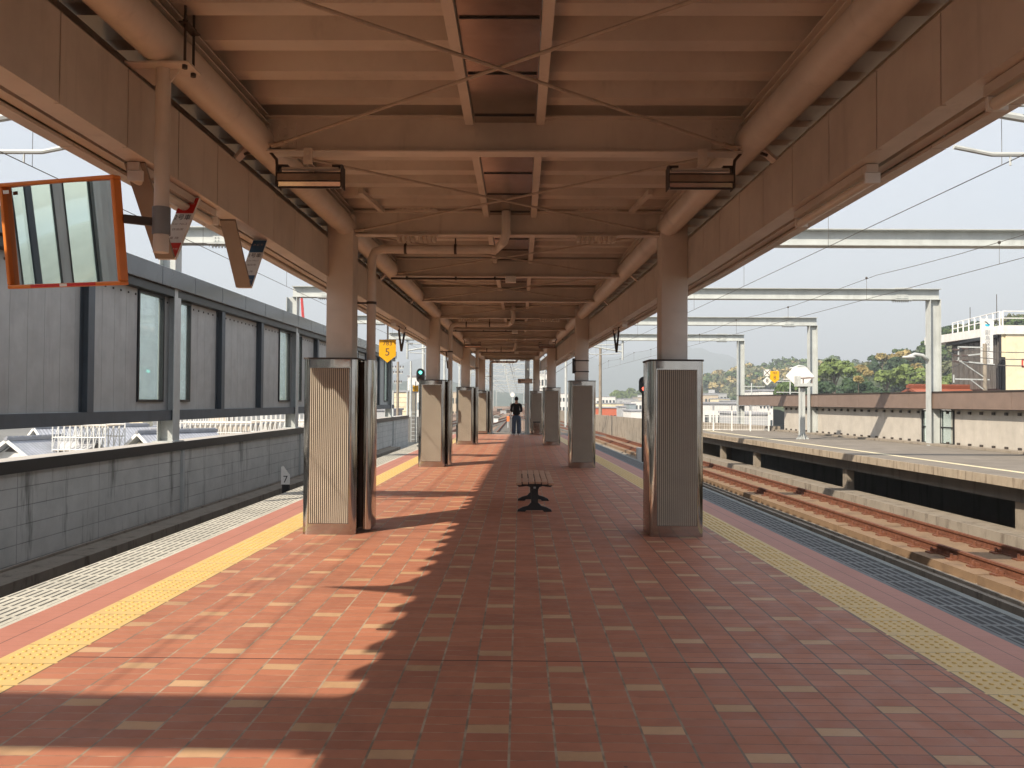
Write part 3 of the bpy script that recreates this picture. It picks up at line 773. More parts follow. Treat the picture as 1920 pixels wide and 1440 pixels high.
# eave girders: panelled inner face, soffit, slot with ribs, outer trim
for FN, s in ((FL, -1), (FR, 1)):
    mb = MB(); y = 9.5 - .679 * 34.5 + .15; k = 0
    ysg = []
    while y < 37.9: ysg.append(y); y += .679
    for a in ysg:
        b = a + .667
        def X(q, d): return FN(q) + s * d
        c4 = lambda d0, d1, z0, z1: ([(X(a, d0), a, z0), (X(a, d1), a, z0), (X(b, d1), b, z0), (X(b, d0), b, z0)], [(X(a, d0), a, z1), (X(a, d1), a, z1), (X(b, d1), b, z1), (X(b, d0), b, z1)])
        mb.hexa(*c4(0, .03, 2.90, 3.34))
    C(mb, "inner_fascia", M['cream'])
    mb = MB(); mbr = MB(); mbt = MB(); mbd = MB()
    for a, b in zip(ysg[:-1], ysg[1:]):
        def H(m, d0, d1, z0, z1, a=a, b=b): m.hexa([(X(a, d0), a, z0), (X(a, d1), a, z0), (X(b, d1), b, z0), (X(b, d0), b, z0)], [(X(a, d0), a, z1), (X(a, d1), a, z1), (X(b, d1), b, z1), (X(b, d0), b, z1)])
        H(mb, .031, .145, 2.905, 2.925); H(mb, .135, .145, 2.926, 3.02); H(mb, .031, .045, 3.30, 3.33)
        H(mbd, .146, .30, 3.16, 3.175)
        H(mbt, .225, .30, 2.935, 2.955); H(mbt, .285, .30, 2.956, 3.155); H(mbt, .301, .385, 2.905, 2.925, a, b - .012); H(mbt, .37, .385, 2.926, 3.20, a, b - .012); H(mbt, .352, .369, 3.18, 3.685)  # last, tall plate is added to close the gap and keep the cove dark
        y = a; mbr.box(min(X(y, .15), X(y, .23)), max(X(y, .15), X(y, .23)), y - .012, y + .012, 2.956, 3.158)
    C(mb, "soffit", M['cream']); C(mbd, "slot_lid", M['dark']); C(mbr, "slot_rib", M['cream']); C(mbt, "outer_trim", M['cream'])
    # brackets joining girder and tube
    mb = MB(); P = PL if s < 0 else PR
    for y in BEAMS:
        if y > -3: mb.bar((P(y) + s * .10, y, 3.44), (FN(y) + s * .015, y, 3.355), .10, .022)
    C(mb, "girder_bracket", M['cream'])
# angled struts near the column beams, conduits under two beams
for yb in (9.5, 28.5):
    for s, P in ((1, PL), (-1, PR)):
        mb = MB(); x = P(yb) + s * .33; mb.bar((x, yb - .9, 3.69), (x + s * .10, yb - .12, 3.66), .05, .05); C(mb, "angled_strut", M['cream'])
for yb in (12.667, 22.167, 31.667):
    mb = MB(); mb.tube((PL(yb) + .0, yb - .05, 3.37), (-.17, yb - .05, 3.37), .017, 8)
    for x in (-1.75, -1.0, -.4): mb.box(x - .015, x + .015, yb - .09, yb - .01, 3.35, 3.395)
    C(mb, "conduit", M['dark'])
    mb = MB(); mb.box(-.24, -.08, yb - .16, yb - .02, 3.31, 3.40); C(mb, "junction_box", M['white'])
# triangular eave plate that throws the pointed shadow
mb = MB(); y = 3.45; mb.prism([(0, 0), (.62, 0), (.62, .40), (0, .40)], -.01, .01, lambda u, v, t: (RL(y) + .02 - .55 + v * 1.4 if False else RL(y) + .3 - u, y + t, 3.72 + v * .0 - (0.0 if v == 0 else .02)))
mb = MB(); mb.add([(RL(y) + .2, y - .30, 3.69), (RL(y) + .2, y + .05, 3.69), (RL(y) - .62, y + .03, 3.62), (RL(y) + .2, y - .30, 3.675), (RL(y) + .2, y + .05, 3.675), (RL(y) - .62, y + .03, 3.605)],
    [(0, 2, 1), (3, 4, 5), (0, 1, 4, 3), (1, 2, 5, 4), (2, 0, 3, 5)]); C(mb, "eave_plate", M['cream'])

# ================================================================ columns
def rrect(w, d, r, n=5):
    pts = []
    for cx, cy_, a0 in ((w / 2 - r, d / 2 - r, 0), (-w / 2 + r, d / 2 - r, 90), (-w / 2 + r, -d / 2 + r, 180), (w / 2 - r, -d / 2 + r, 270)):
        for i in range(n + 1):
            t = R(a0 + 90 * i / n); pts.append((cx + r * math.cos(t), cy_ + r * math.sin(t)))
    return pts
def make_column(x, y, sx, left, label):
    t = thing("station_column", (x, y, 0), label, "column", "steel columns with stainless plinths")
    MB().prism(rrect(.30, .30, .012, 2), 1.95, 3.62, lambda u, v, q: (u + sx, v, q)).build("shaft", M['cream'], t, smooth='auto')
    b = MB().prism(rrect(.60, .56, .065), 0.0, 1.955, lambda u, v, q: (u, v, q)).build("plinth", M['ss'], t, smooth='auto')
    mb = MB(); mb.prism(rrect(.62, .58, .07), 1.957, 1.975, lambda u, v, q: (u, v, q)); mb.build("plinth_cap", M['dark'], b, smooth='auto')
    for s in (-1, 1):
        yy = s * .2805
        MB().box(-.225, .225, min(yy, yy + s * .006), max(yy, yy + s * .006), .125, 1.86).build("rib_backing", M['rib_dark'], b)
        mb = MB(); n = 20
        for i in range(n):
            u = -.208 + .416 * i / (n - 1)
            mb.prism([(u - .0058, 0), (u - .0045, .010), (u + .0045, .010), (u + .0058, 0)], .13, 1.855, lambda p, q, z: (p, s * (.287 + q), z))
        mb.build("ribbed_panel", M['rib'], b)
        mb = MB()
        for a0, a1, z0, z1 in ((-.232, -.222, .115, 1.87), (.222, .232, .115, 1.87), (-.222, .222, .115, .125), (-.222, .222, 1.86, 1.87)):
            mb.box(a0, a1, min(yy, yy + s * .010), max(yy, yy + s * .010), z0, z1)
        mb.build("panel_frame", M['ss'], b)
    if left:
        mb = MB(); mb.prism(rrect(.105, .40, .05), .035, 1.96, lambda u, v, q: (.385 + u, .10 + v, q)); mb.build("pipe_cover", M['ss'], t, smooth='auto')
        MB().box(.30, .335, -.02, .22, .05, 1.94).build("cover_flange", M['dark'], t)
    return t
on = ["nearest", "second", "third", "farthest"]
for i, y in enumerate(COLY):
    make_column(CL(y), y, .07 if i == 0 else 0.0, True, f"{on[i]} column of the left row, stainless ribbed plinth with a pipe cover")
    make_column(CR(y), y, -.005, False, f"{on[i]} column of the right row, stainless ribbed plinth without pipe cover")
# rainwater pipes
for i, y in enumerate(COLY):
    x1, y1 = CL(y) + .385, y + .12
    t = thing("drain_pipe", (x1, y1, 1.96), f"cream drain pipe bending down beside the {on[i]} left column from the central gutter", "drain pipe", "rainwater pipes of the canopy")
    mb = MB(); gx = GX - .04; z = 3.27 if i < 3 else 3.30
    yy = y - .22 if i < 3 else y + .25
    pts = [(gx, yy, 3.64), (gx, yy, z + .12), (gx - .03, yy + .02, z + .03), (gx - .12, y1 - .0, z)]
    a = [(x1 + .12, y1, z), (x1 + .035, y1, z - .035), (x1, y1, z - .12), (x1, y1, 1.90)]
    mb.path([Vector(p) - Vector(t.location) for p in pts + a], .052, 14); mb.build("pipe", M['cream'], t, smooth='auto')
    mb = MB(); zz = 2.62; mb.tube((0, 0, zz - 1.96), (0, 0, zz - 1.93), .06, 12); mb.box(-.30, .0, -.01, .01, zz - 1.955, zz - 1.935); mb.build("pipe_bracket", M['dark'], t)
    for fx in (.25, .62):
        mb = MB(); xx = x1 + (gx - x1) * fx; mb.tube((xx - x1 - .015, 0, z - 1.96), (xx - x1 + .015, 0, z - 1.96), .06, 12); mb.box(xx - x1 - .008, xx - x1 + .008, -.008, .008, z - 1.90, 3.40 - 1.96); mb.build("pipe_bracket", M['dark'], t)

# ================================================================ lights
def hang_light(x, y, s, label):
    t = thing("hanging_light", (x, y, 3.40), label, "light fixture", "hanging lights under cross beams")
    mb = MB(); mb.box(-.245, .245, -.06, .06, -.225, -.165); mb.prism([(-.06, -.225), (.06, -.225), (.03, -.262), (-.03, -.262)], -.24, .24, lambda u, v, q: (q, u, v)); mb.build("lamp_housing", M['gutter'], t)
    mb = MB(); mb.box(-.25, .25, -.066, -.0605, -.168, -.158); mb.box(-.25, .25, -.066, -.0605, -.232, -.222)
    for q in (-.252, .245): mb.box(q, q + .008, -.07, .07, -.27, -.10)
    mb.box(-.252, -.17, -.03, .03, -.105, -.09); mb.box(.17, .252, -.03, .03, -.105, -.09); mb.box(-.235, .235, -.035, -.03, -.275, -.262)
    mb.build("lamp_frame", M['dark'], t)
    MB().box(-.22, .22, -.02, .02, -.125, -.107).build("support_rail", M['cream'], t)
    mb = MB(); mb.box(-.035 + s * .0, .035, -.092, -.08, -.105, .02); mb.tube((0, -.10, -.02), (0, -.093, -.02), .014, 8); mb.tube((0, -.10, -.07), (0, -.093, -.07), .014, 8); mb.build("hanger_plate", M['cream'], t)
    mb = MB(); e = -s * .25
    mb.path([(e, -.02, -.15), (e - s * .01, -.02, -.05), (e - s * .07, -.02, .02), (e - s * .16, -.02, .03), (e - s * .26, -.02, -.01)], .012, 8); mb.build("cable", M['dark'], t, smooth='auto')
    return t
for y, w in ((6.333, "near"), (25.333, "far")):
    hang_light(PL(y) + .40, y, 1, f"small boxy lamp hanging at the left end of the {w} lit cross beam")
    hang_light(PR(y) - .38, y, -1, f"small boxy lamp hanging at the right end of the {w} lit cross beam")
def tube_light(fn, s, y, label):
    x = fn(y) + s * .10; t = thing("tube_light", (x, y, 2.90), label, "strip light", "strip lights under the eave girders")
    dx = fn(y + .6) - fn(y - .6)
    mb = MB(); mb.bar((-dx / 2, -.62, -.025), (dx / 2, .62, -.025), .07, .048); mb.build("light_casing", M['cream'], t)
    mb = MB(); mb.tube((-dx / 2 + s * .01, -.60, -.084), (dx / 2 + s * .01, .60, -.084), .03, 12); mb.build("glass_tube", M['lamp'], t, smooth='auto')
    for q in (-.62, .60): MB().box(-.035, .055, q, q + .02, -.112, -.052).build("end_cap", M['white'], t)
for y, w in ((5.45, "nearest"), (14.95, "second"), (24.45, "third")):
    tube_light(FL, -1, y, f"{w} strip light under the left eave girder")
    tube_light(FR, 1, y, f"{w} strip light along the right eave girder")
tube_light(FR, 1, 3.02, "strip light at the right edge of the picture under the eave girder")

M['leg'] = basic('brown_sign_back', (.27, .22, .175), .5)
# ================================================================ V-shaped car position signs
def vsign(fn, s, y0, ym, y1, zb, label, band=None, txt=None, w=.12):
    x = fn(ym) + s * .10; t = thing("car_position_sign", (x, ym, zb), label, "sign", "V shaped hanging signs")
    a, b, c = Vector((0, y0 - ym, 2.90 - zb)), Vector((0, 0, 0)), Vector((0, y1 - ym, 2.90 - zb))
    MB().bar(a, b + Vector((0, -.012, 0)), w, .022, up=(0, 1, 1)).build("sign_leg", M['leg'] if band else M['dark'], t)
    fr = MB().bar(b + Vector((0, .012, 0)), c, w, .022, up=(0, -1, 1)).build("sign_leg", M['white'] if band else M['dark'], t)
    if band:
        d = (c - b - Vector((0, .012, 0))).normalized(); n = Vector((0, -d.z, d.y)); L = (c - b).length
        P = lambda u, v, e=.0125: b + Vector((0, .012, 0)) + Vector((u, 0, 0)) + d * (v * L) + n * e
        for v0, v1 in ((.0, .22), (.70, .96)):
            MB().add([P(-w / 2, v0), P(w / 2, v0), P(w / 2, v1), P(-w / 2, v1)], [(0, 1, 2, 3)]).build("colour_band", band, fr)
        mb = MB(); mb.text(txt[0], .062, P(0, .625, .014), (1, 0, 0), d, sx=.72); mb.build("lettering", M['black'], fr)
        mb = MB(); mb.text(txt[1], .026, P(0, .52, .014), (1, 0, 0), d); mb.text(txt[2], .026, P(.0, .43, .014), (1, 0, 0), d); mb.text(txt[3], .028, P(0, .29, .014), (1, 0, 0), d); mb.build("lettering", basic("sign_grey_text", (.25, .2, .18), .6), fr)
        mb = MB(); mb.text(txt[4], .032, P(0, .86, .014), (1, 0, 0), d); mb.text(txt[5], .026, P(0, .12, .014), (1, 0, 0), d); mb.build("lettering", basic("sign_pale_text_" + txt[0][0], (.75, .55, .5), .6), fr)
    return t
vsign(FL, -1, 4.85, 5.30, 5.70, 2.41, "V shaped hanging sign with red bands reading 2号車", M['red'], ["2号車", "Car No.2", "自由席", "乗 降", "かもめ", "KAMOME"])
vsign(FL, -1, 6.40, 6.80, 7.22, 2.43, "V shaped hanging sign with blue bands reading 1号車", M['blue'], ["1号車", "Car No.1", "指定席", "乗 降", "みどり", "MIDORI"])
vsign(FL, -1, 14.9, 15.35, 15.85, 2.42, "dark V shaped hanger left of the second left column", w=.035)
vsign(FL, -1, 23.6, 24.1, 24.6, 2.45, "dark V shaped hanger between the second and third left columns", w=.035)
vsign(FR, 1, 14.9, 15.35, 15.85, 2.42, "dark V shaped hanger right of the second right column", w=.035)

# ================================================================ mirror on its post
mt = thing("platform_mirror", (-2.03, 4.62, 3.38), "large orange framed mirror held by a round post under the canopy", "mirror")
mx, my = -2.0, 4.62
MB().tube((0, 0, 0), (0, 0, -1.05), .041, 18).build("mirror_post", M['cream'], mt, smooth='auto')
mb = MB(); mb.tube((0, 0, -.99), (0, 0, -1.055), .0425, 18); mb.build("post_cap", M['cream'], mt, smooth='auto')
MB().tube((0, 0, -.80), (0, 0, -.955), .049, 18).build("clamp_band", M['galv_d'], mt, smooth='auto')
mb = MB(); mb.box(-.18, .18, -.09, .09, -.014, -.002); mb.prism([(-.17, 0), (.10, 0), (.03, -.09), (-.06, -.09)], -.006, .006, lambda u, v, q: (u, q, v - .014)); mb.build("mount_plate", M['cream'], mt)
mb = MB()
for dy in (-.06, .06): mb.tube((.145, dy, -.03), (.145, dy, .34), .008, 8); mb.tube((.145, dy, -.035), (.145, dy, -.015), .016, 6); mb.tube((.145, dy, .22), (.145, dy, .24), .016, 6)
mb.box(.12, .17, -.09, .09, .215, .222); mb.build("threaded_rod", M['dark'], mt)
# panel, turned to look at the wall on the left
mc = Vector((-.535, -.02, -.955)); hw, hh = .365, .275

nrm = Vector((-math.sin(R(14.5)), -math.cos(R(14.5)), -.13)).normalized()
rx = Vector((math.cos(R(14.5)), -math.sin(R(14.5)), 0.0)).normalized(); rz = rx.cross(-nrm).normalized() * 1.0
if rz.z < 0: rz = -rz
PM = lambda u, v, e: mc + rx * u + rz * v + nrm * e
NU, NV = 14, 12; vs = []; fs = []
for j in range(NV + 1):
    for i in range(NU + 1):
        u, v = -hw + 2 * hw * i / NU, -hh + 2 * hh * j / NV
        vs.append(PM(u, v, .012 + .018 * (1 - (u / hw) ** 2) * 1.0))
for j in range(NV):
    for i in range(NU): k = j * (NU + 1) + i; fs.append((k, k + 1, k + NU + 2, k + NU + 1))
MB().add(vs, fs).build("mirror_glass", M['mirror'], mt, smooth=True)
mb = MB()
def fb(u0, u1, v0, v1, e0, e1): mb.hexa([PM(u0, v0, e0), PM(u1, v0, e0), PM(u1, v1, e0), PM(u0, v1, e0)], [PM(u0, v0, e1), PM(u1, v0, e1), PM(u1, v1, e1), PM(u0, v1, e1)])
fw = .022
fb(-hw - fw, hw + fw, hh, hh + fw, -.018, .045); fb(-hw - fw, hw + fw, -hh - fw, -hh, -.018, .045)
fb(-hw - fw, -hw, -hh, hh, -.018, .045); fb(hw, hw + fw, -hh, hh, -.018, .045)
mb.build("mirror_frame", M['orange'], mt, bevel=.006)
mb = MB(); fb(-hw, hw, -hh, hh, -.022, -.010); mb.build("mirror_back", M['orange'], mt)
mb = MB(); fb(-.22, -.02, -hh - .019, -hh - .003, .0455, .048); fb(.03, .22, -hh - .019, -hh - .003, .0455, .048); mb.build("red_marker", M['red'], mt)
mb = MB(); fb(-.02, .03, -hh - .019, -hh - .003, .0455, .048); fb(-hw + .01, -hw + .05, hh - .04, hh - .02, .044, .046); mb.build("pale_marker", M['white'], mt)
mb = MB(); mb.bar(PM(hw + fw, .065, -.01), (-.03, 0, -.885), .03, .045); mb.build("mirror_arm", M['dark'], mt)

# ================================================================ bench
bn = thing("bench", (.20, 11.9, 0), "backless bench with weathered brown slats on black cast legs", "bench")
L2 = .93
for i in range(6):
    x = -.215 + i * .086; dz = -.018 * abs(i - 2.5) ** 2 / 6.25
    mb = MB(); mb.box(x - .037, x + .037, -L2, L2, .405 + dz, .435 + dz)
    mb.build("seat_slat", M.setdefault('slat', None) or M.update(slat=streaked("weathered_slat", (0.56, 0.35, 0.24), (0.28, 0.16, 0.10), 0.6, 0.6, 8, 8)) or M["slat"], bn, bevel=.006)
def leg_poly():
    half = [(.0, .0), (.10, .0), (.13, .012), (.235, .0), (.235, .02), (.19, .055), (.11, .075), (.06, .10), (.045, .15), (.045, .28), (.055, .315), (.09, .335), (.15, .335), (.20, .325), (.235, .345), (.25, .37), (.25, .40), (0, .402)]
    right = half[1:-1]; return [(u, v) for u, v in right] + [(-u, v) for u, v in right[::-1]]
for yy in (-.62, .62):
    # the outline is cut into vertical strips so it stays clean
    P = [(.0, 0), (.045, 0)]
    mb = MB()
    foot = [(-.235, 0), (-.13, .0), (-.11, .02), (.11, .02), (.13, 0), (.235, 0), (.225, .03), (.16, .062), (.09, .08), (.055, .12), (-.055, .12), (-.09, .08), (-.16, .062), (-.225, .03)]
    post = [(-.047, .12), (.047, .12), (.047, .30), (-.047, .30)]
    head = [(-.047, .30), (.047, .30), (.065, .335), (.11, .348), (.17, .338), (.215, .335), (.245, .36), (.25, .402), (-.25, .402), (-.245, .36), (-.215, .335), (-.17, .338), (-.11, .348), (-.065, .335)]
    for poly in (foot, post, head): mb.prism(poly, yy - .028, yy + .028, lambda u, v, q: (u, q, v))
    lg = mb.build("leg", M['black'], bn, bevel=.004)
    MB().box(-.016, .016, yy - .032, yy - .0285, .315, .34).build("bolt_plate", M['galv'], lg)

# ================================================================ signs and signals
def shield(mb, w, h, y0, y1, cx=0, cz=0):
    mb.prism([(-w / 2, h * .30 - h / 2), (0, -h / 2), (w / 2, h * .30 - h / 2), (w / 2, h / 2), (-w / 2, h / 2)], y0, y1, lambda u, v, q: (u + cx, q, v + cz))
p = at(725.5, 658, 20.0)
t = thing("train_stop_sign", p, "yellow pointed sign reading 783 and 5 hanging left of the second column", "sign")
mb = MB(); shield(mb, .41, .56, -.006, .006); mb.build("sign_plate", M['yel'], t)
mb = MB(); mb.text("783", .155, (0, -.008, .185)); mb.text("5", .26, (0, -.008, -.03)); mb.build("lettering", M['insul'], t)
MB().box(-.02, .02, .007, .035, -.1, 3.72 - p.z).build("hanger_bar", M['galv'], t)
p = at(779, 728.5, 40.0)
t = thing("stop_number_sign", p, "small square yellow sign reading 3 on a thin pole below the green signal", "sign")
MB().box(-.14, .14, -.005, .005, -.15, .15).build("sign_plate", M['yel'], t)
MB().text("3", .27, (0, -.008, 0)).build("lettering", M['insul'], t)
MB().tube((0, .03, -p.z + Z_GUT), (0, .03, .35), .025, 8).build("sign_pole", M['galv'], t)
def signal(p, base_z, lit, col, label):
    t = thing("railway_signal", p, label, "signal")
    mb = MB(); n = 10; poly = [(.135 * math.cos(math.pi * i / n), .10 + .135 * math.sin(math.pi * i / n)) for i in range(n + 1)] + [(-.135 * math.cos(math.pi * i / n), -.10 - .135 * math.sin(math.pi * i / n)) for i in range(n + 1)]
    mb.prism(poly, 0, .06, lambda u, v, q: (u, q, v)); mb.build("signal_head", M['black'], t)
    for z in (.10, -.10):
        on_ = (z > 0) == (lit == 'top')
        lm = emis("signal_lens_" + lit, col, 2.2) if on_ else M['insul']
        MB().disc((0, -.012, z), .052, 16, 'Y', .012).build("lens", lm, t)
        mb = MB(); a = [(.07 * math.cos(math.pi * i / 8), .07 * math.sin(math.pi * i / 8)) for i in range(9)]
        for (u0, v0), (u1, v1) in zip(a[:-1], a[1:]): mb.hexa([(u0, -.10, z + v0), (u1, -.10, z + v1), (u1, 0, z + v1), (u0, 0, z + v0)], [(u0 * 1.06, -.10, z + v0 * 1.06), (u1 * 1.06, -.10, z + v1 * 1.06), (u1 * 1.06, 0, z + v1 * 1.06), (u0 * 1.06, 0, z + v0 * 1.06)])
        mb.build("hood", M['black'], t)
    mb = MB(); mb.tube((0, .09, base_z - p.z), (0, .09, .1), .045, 12); mb.box(-.10, .10, -.01, .19, base_z - p.z, base_z - p.z + .03); mb.build("signal_post", M['black'], t, smooth='auto')
    return t
signal(at(788, 704, 27.0), 0.0, 'top', (.12, .95, .75), "black signal showing green beside the second left column")
signal(at(1207, 722, 23.0), Z_GUT, 'bottom', (1.0, .10, .06), "black signal showing red half hidden by the nearest right column")
p = at(536, 900, 16.0)
t = thing("marker_post", (p.x, p.y, -.78), "white pointed marker reading 7 between the left track and the platform edge", "marker")
mb = MB(); mb.prism([(-.085, .64), (.085, .64), (.085, .82), (-.045, 1.0), (-.085, .98)], -.006, .006, lambda u, v, q: (u, q, v)); mb.build("marker_plate", M['white'], t)
MB().text("7", .19, (0, -.008, .735)).build("lettering", M['black'], t)
MB().box(-.07, .07, .007, .06, -.72, .66).build("marker_base", M['black'], t)
p = at(1203, 843, 23.5)
t = thing("equipment_box", (p.x, p.y, -.9), "small white trackside box behind the nearest right column", "box")
MB().box(-.14, .14, -.1, .1, .55, 1.1).build("box_body", M['white'], t, bevel=.01); MB().box(-.10, .10, -.07, .07, -.6, .549).build("box_foot", M['black'], t)

# smoking corner sign and stand by the last right column
p = at(984.5, 714.5, 37.3)
t = thing("hanging_notice", p, "small framed notice reading 喫煙コーナー beside the farthest right column", "sign")
MB().box(-.33, .33, -.015, .015, -.105, .105).build("notice_frame", M['dark'], t)
MB().box(-.315, .315, -.019, -.0155, -.092, .092).build("notice_face", basic("notice_face", (.60, .50, .42), .5), t)
mb = MB(); mb.text("喫煙コーナー", .082, (.075, -.021, .02)); mb.text("Smoking corner", .036, (.075, -.021, -.06)); mb.box(-.285, -.185, -.0225, -.0205, -.05, .05); mb.build("lettering", M['insul'], t)
mb = MB(); mb.box(-.27, -.20, -.0235, -.0227, -.012, .004); mb.path([(-.215, -.0235, .01), (-.205, -.0235, .025), (-.22, -.0235, .035)], .003, 4); mb.build("pictogram", M['white'], t)
mb = MB(); mb.box(.33, .46, -.012, .012, .07, .085); mb.box(.33, .46, -.012, .012, -.085, -.07); mb.build("bracket", M['dark'], t)
t = thing("ash_bin", (.72, 36.75, 0), "low stainless bin standing in front of the farthest right column", "bin")
MB().box(-.15, .15, -.13, .13, .02, .56).build("bin_body", M['ss'], t, bevel=.01); MB().box(-.165, .165, -.145, .145, .561, .60).build("bin_lid", M['dark'], t)
p = at(1076, 686, 18.9)
t = thing("speaker_box", p, "flat black box strapped to the shaft of the second right column", "speaker")
MB().box(-.035, .015, -.10, .10, -.17, .17).build("speaker_case", M['black'], t)
mb = MB(); c = CR(19.0) - .005 - p.x
for z in (.12, -.13):
    for x0, x1, y0, y1 in ((c - .158, c + .158, -.058, -.052), (c - .158, c + .158, .252, .258), (c - .158, c - .152, -.051, .251), (c + .152, c + .158, -.051, .251)): mb.box(x0, x1, y0, y1, z - .012, z + .012)
mb.build("strap", M['dark'], t)

# ---- opposite platform: monitor box post, hexagonal board, position signs, fence
p = at(1503, 820, 31.9)
t = thing("monitor_post", (p.x, 31.9, .10), "grey post with a hooded camera box on the opposite platform", "post")
mb = MB(); mb.ibeam((0, 0, 0), (0, 0, 1.98), .12, .16, .02, .05, up=(1, 0, 0)); mb.build("post", M['galv'], t)
mb = MB()
for s in (-1, 1): mb.prism([(0, 0), (s * .25, 0), (s * .08, .22), (0, .22)][::s], -.01, .01, lambda u, v, q: (u, q, v)); mb.prism([(0, 0), (s * .25, 0), (s * .08, .22), (0, .22)][::s], -.01, .01, lambda u, v, q: (q, u, v))
mb.build("foot_gusset", M['galv'], t)
MB().box(-.15, .17, -.12, .12, 1.981, 2.02).build("seat_plate", M['dark'], t)
mb = MB(); mb.box(-.25, .32, -.22, .22, 2.021, 2.14); mb.box(-.25, -.13, -.2, .2, 2.141, 2.42); mb.build("camera_box", M['galv'], t, bevel=.008)
mb = MB(); mb.hexa([(-.08, -.28, 2.30), (.36, -.28, 2.34), (.36, .26, 2.38), (-.08, .26, 2.34)], [(-.08, -.28, 2.325), (.36, -.28, 2.365), (.36, .26, 2.405), (-.08, .26, 2.365)])
mb.box(.28, .31, -.2, -.17, 2.141, 2.345); mb.box(-.05, -.02, -.2, -.17, 2.141, 2.31); mb.build("hood", M['brown'], t)
p = at(1498, 704, 33.0)
t = thing("hexagonal_board", p, "blank white hexagonal board behind the camera box", "board")
mb = MB(); mb.prism([(-.57, -.03), (-.22, -.36), (.22, -.36), (.57, -.03), (.25, .33), (-.25, .33)], -.02, .02, lambda u, v, q: (u, q, v)); mb.build("board_plate", M['white'], t)
MB().tube((0, .05, .10 - p.z), (0, .05, .2), .035, 10).build("board_pole", M['galv'], t)
p = at(1437, 706, 33.4)
t = thing("stop_position_signs", p, "white cross sign and white diamond reading 8 on one plate beside the yellow shield", "sign")
MB().box(-.13, .13, -.005, .005, .02, .28).build("cross_plate", M['white'], t)
mb = MB(); mb.bar((-.12, -.008, .03), (.12, -.008, .27), .004, .022, up=(0, 0, 1)); mb.bar((-.12, -.0125, .27), (.12, -.0125, .03), .004, .022); mb.build("cross", M['black'], t)
MB().prism([(0, -.36), (.185, -.175), (0, .01), (-.185, -.175)], -.012, -.0065, lambda u, v, q: (u, q, v)).build("diamond_plate", M['white'], t)
MB().text("8", .22, (0, -.016, -.175)).build("lettering", M['black'], t)
MB().tube((.0, .03, -.3), (.0, .03, .28), .015, 8).build("mount_bar", M['galv'], t)
MB().tube((.0, .03, -.11), (1.28, .03, -.11), .018, 8).build("arm", M['white'], t)
p2 = at(1451, 707, 33.2)
t = thing("train_stop_sign", p2, "small yellow shield sign reading 783 and 8 over the opposite platform", "sign")
mb = MB(); shield(mb, .36, .48, -.006, .006); mb.build("sign_plate", M['yel'], t)
mb = MB(); mb.text("783", .13, (0, -.009, .15)); mb.text("8", .22, (0, -.009, -.03)); mb.build("lettering", M['insul'], t)
def fence(x0, x1, y, z0, z1, label, posts=4, name="mesh_fence", skew=0.0):
    t = thing(name, (x0, y, z0), label, "fence"); w = x1 - x0; h = z1 - z0
    for i in range(posts):
        x = w * i / (posts - 1); MB().box(x - .03, x + .03, -.03 + skew * x, .03 + skew * x, 0, h).build("fence_post", M['white'], t)
    mb = MB()
    mb.bar((0, 0, h - .03), (w, skew * w, h - .03), .03, .03); mb.bar((0, 0, .06), (w, skew * w, .06), .03, .03); mb.bar((0, 0, h * .55), (w, skew * w, h * .55), .02, .02); mb.build("fence_rail", M['white'], t)
    mb = MB()
    for k in range(1, int(w / .12)): mb.bar((k * .12, skew * k * .12, .06), (k * .12, skew * k * .12, h - .04), .008, .008)
    for k in range(1, int(h / .13)): mb.bar((0, 0, k * .13), (w, skew * w, k * .13), .006, .006)
    mb.build("wire_mesh", M['white'], t); return t
fence(8.55, 12.15, 40.6, .10, 1.38, "white wire mesh fence closing the end of the opposite platform", 5)
# white posts and gate at the end of our platform
for px, w, l in ((921, .16, "slim white steel post left of the view between the last columns"), (988.5, .22, "thick white steel post right of the standing person")):
    p = at(px, 812, 39.0); t = thing("steel_post", (p.x, 39.0, -.02), l, "post")
    MB().box(-w / 2, w / 2, -w / 2, w / 2, 0, 6.2).build("shaft", M['galv'], t); MB().box(-w, w, -w, w, 0, .03).build("base_plate", M['galv'], t)
t = thing("end_gate", (at(958, 812, 38.4).x, 38.4, -.02), "white tube gate behind the standing person", "gate")
mb = MB()
for x in (0, .72): mb.tube((x, 0, 0), (x, 0, 1.42), .03, 10)
mb.build("gate_post", M['white'], t)
mb = MB()
for z in (.1, .75, 1.38): mb.tube((0, 0, z), (.72, 0, z), .018, 8)
for x in np.arange(.12, .7, .12): mb.tube((x, 0, .1), (x, 0, 1.38), .008, 6)
mb.build("gate_leaf", M['white'], t)

# ================================================================ person
def skin(name, nodes, edges, mat, parent, root=0, sub=1):
    me = bpy.data.meshes.new(name); me.from_pydata([n[0] for n in nodes], edges, []); o = bpy.data.objects.new(name, me); COL.objects.link(o); o.parent = parent
    m = o.modifiers.new("skin", 'SKIN'); m.use_smooth_shade = True
    for i, n in enumerate(nodes):
        sv = me.skin_vertices[0].data[i]; r = n[1]; sv.radius = r if isinstance(r, tuple) else (r, r); sv.use_root = (i == root)
    o.modifiers.new("sub", 'SUBSURF').levels = sub; o.modifiers["sub"].render_levels = sub
    me.materials.append(mat); return o
skinm = basic("skin", (.45, .26, .18), .5); jacket = basic("black_jacket", (.006, .006, .008), .9, 0, .3, 8); jeans = basic("blue_jeans", (.045, .075, .12), .85, 0, .45, 7)
pr = thing("person", (at(968.5, 815, 36.3).x, 36.3, 0), "person seen from behind in a black jacket and blue jeans at the platform end", "person")
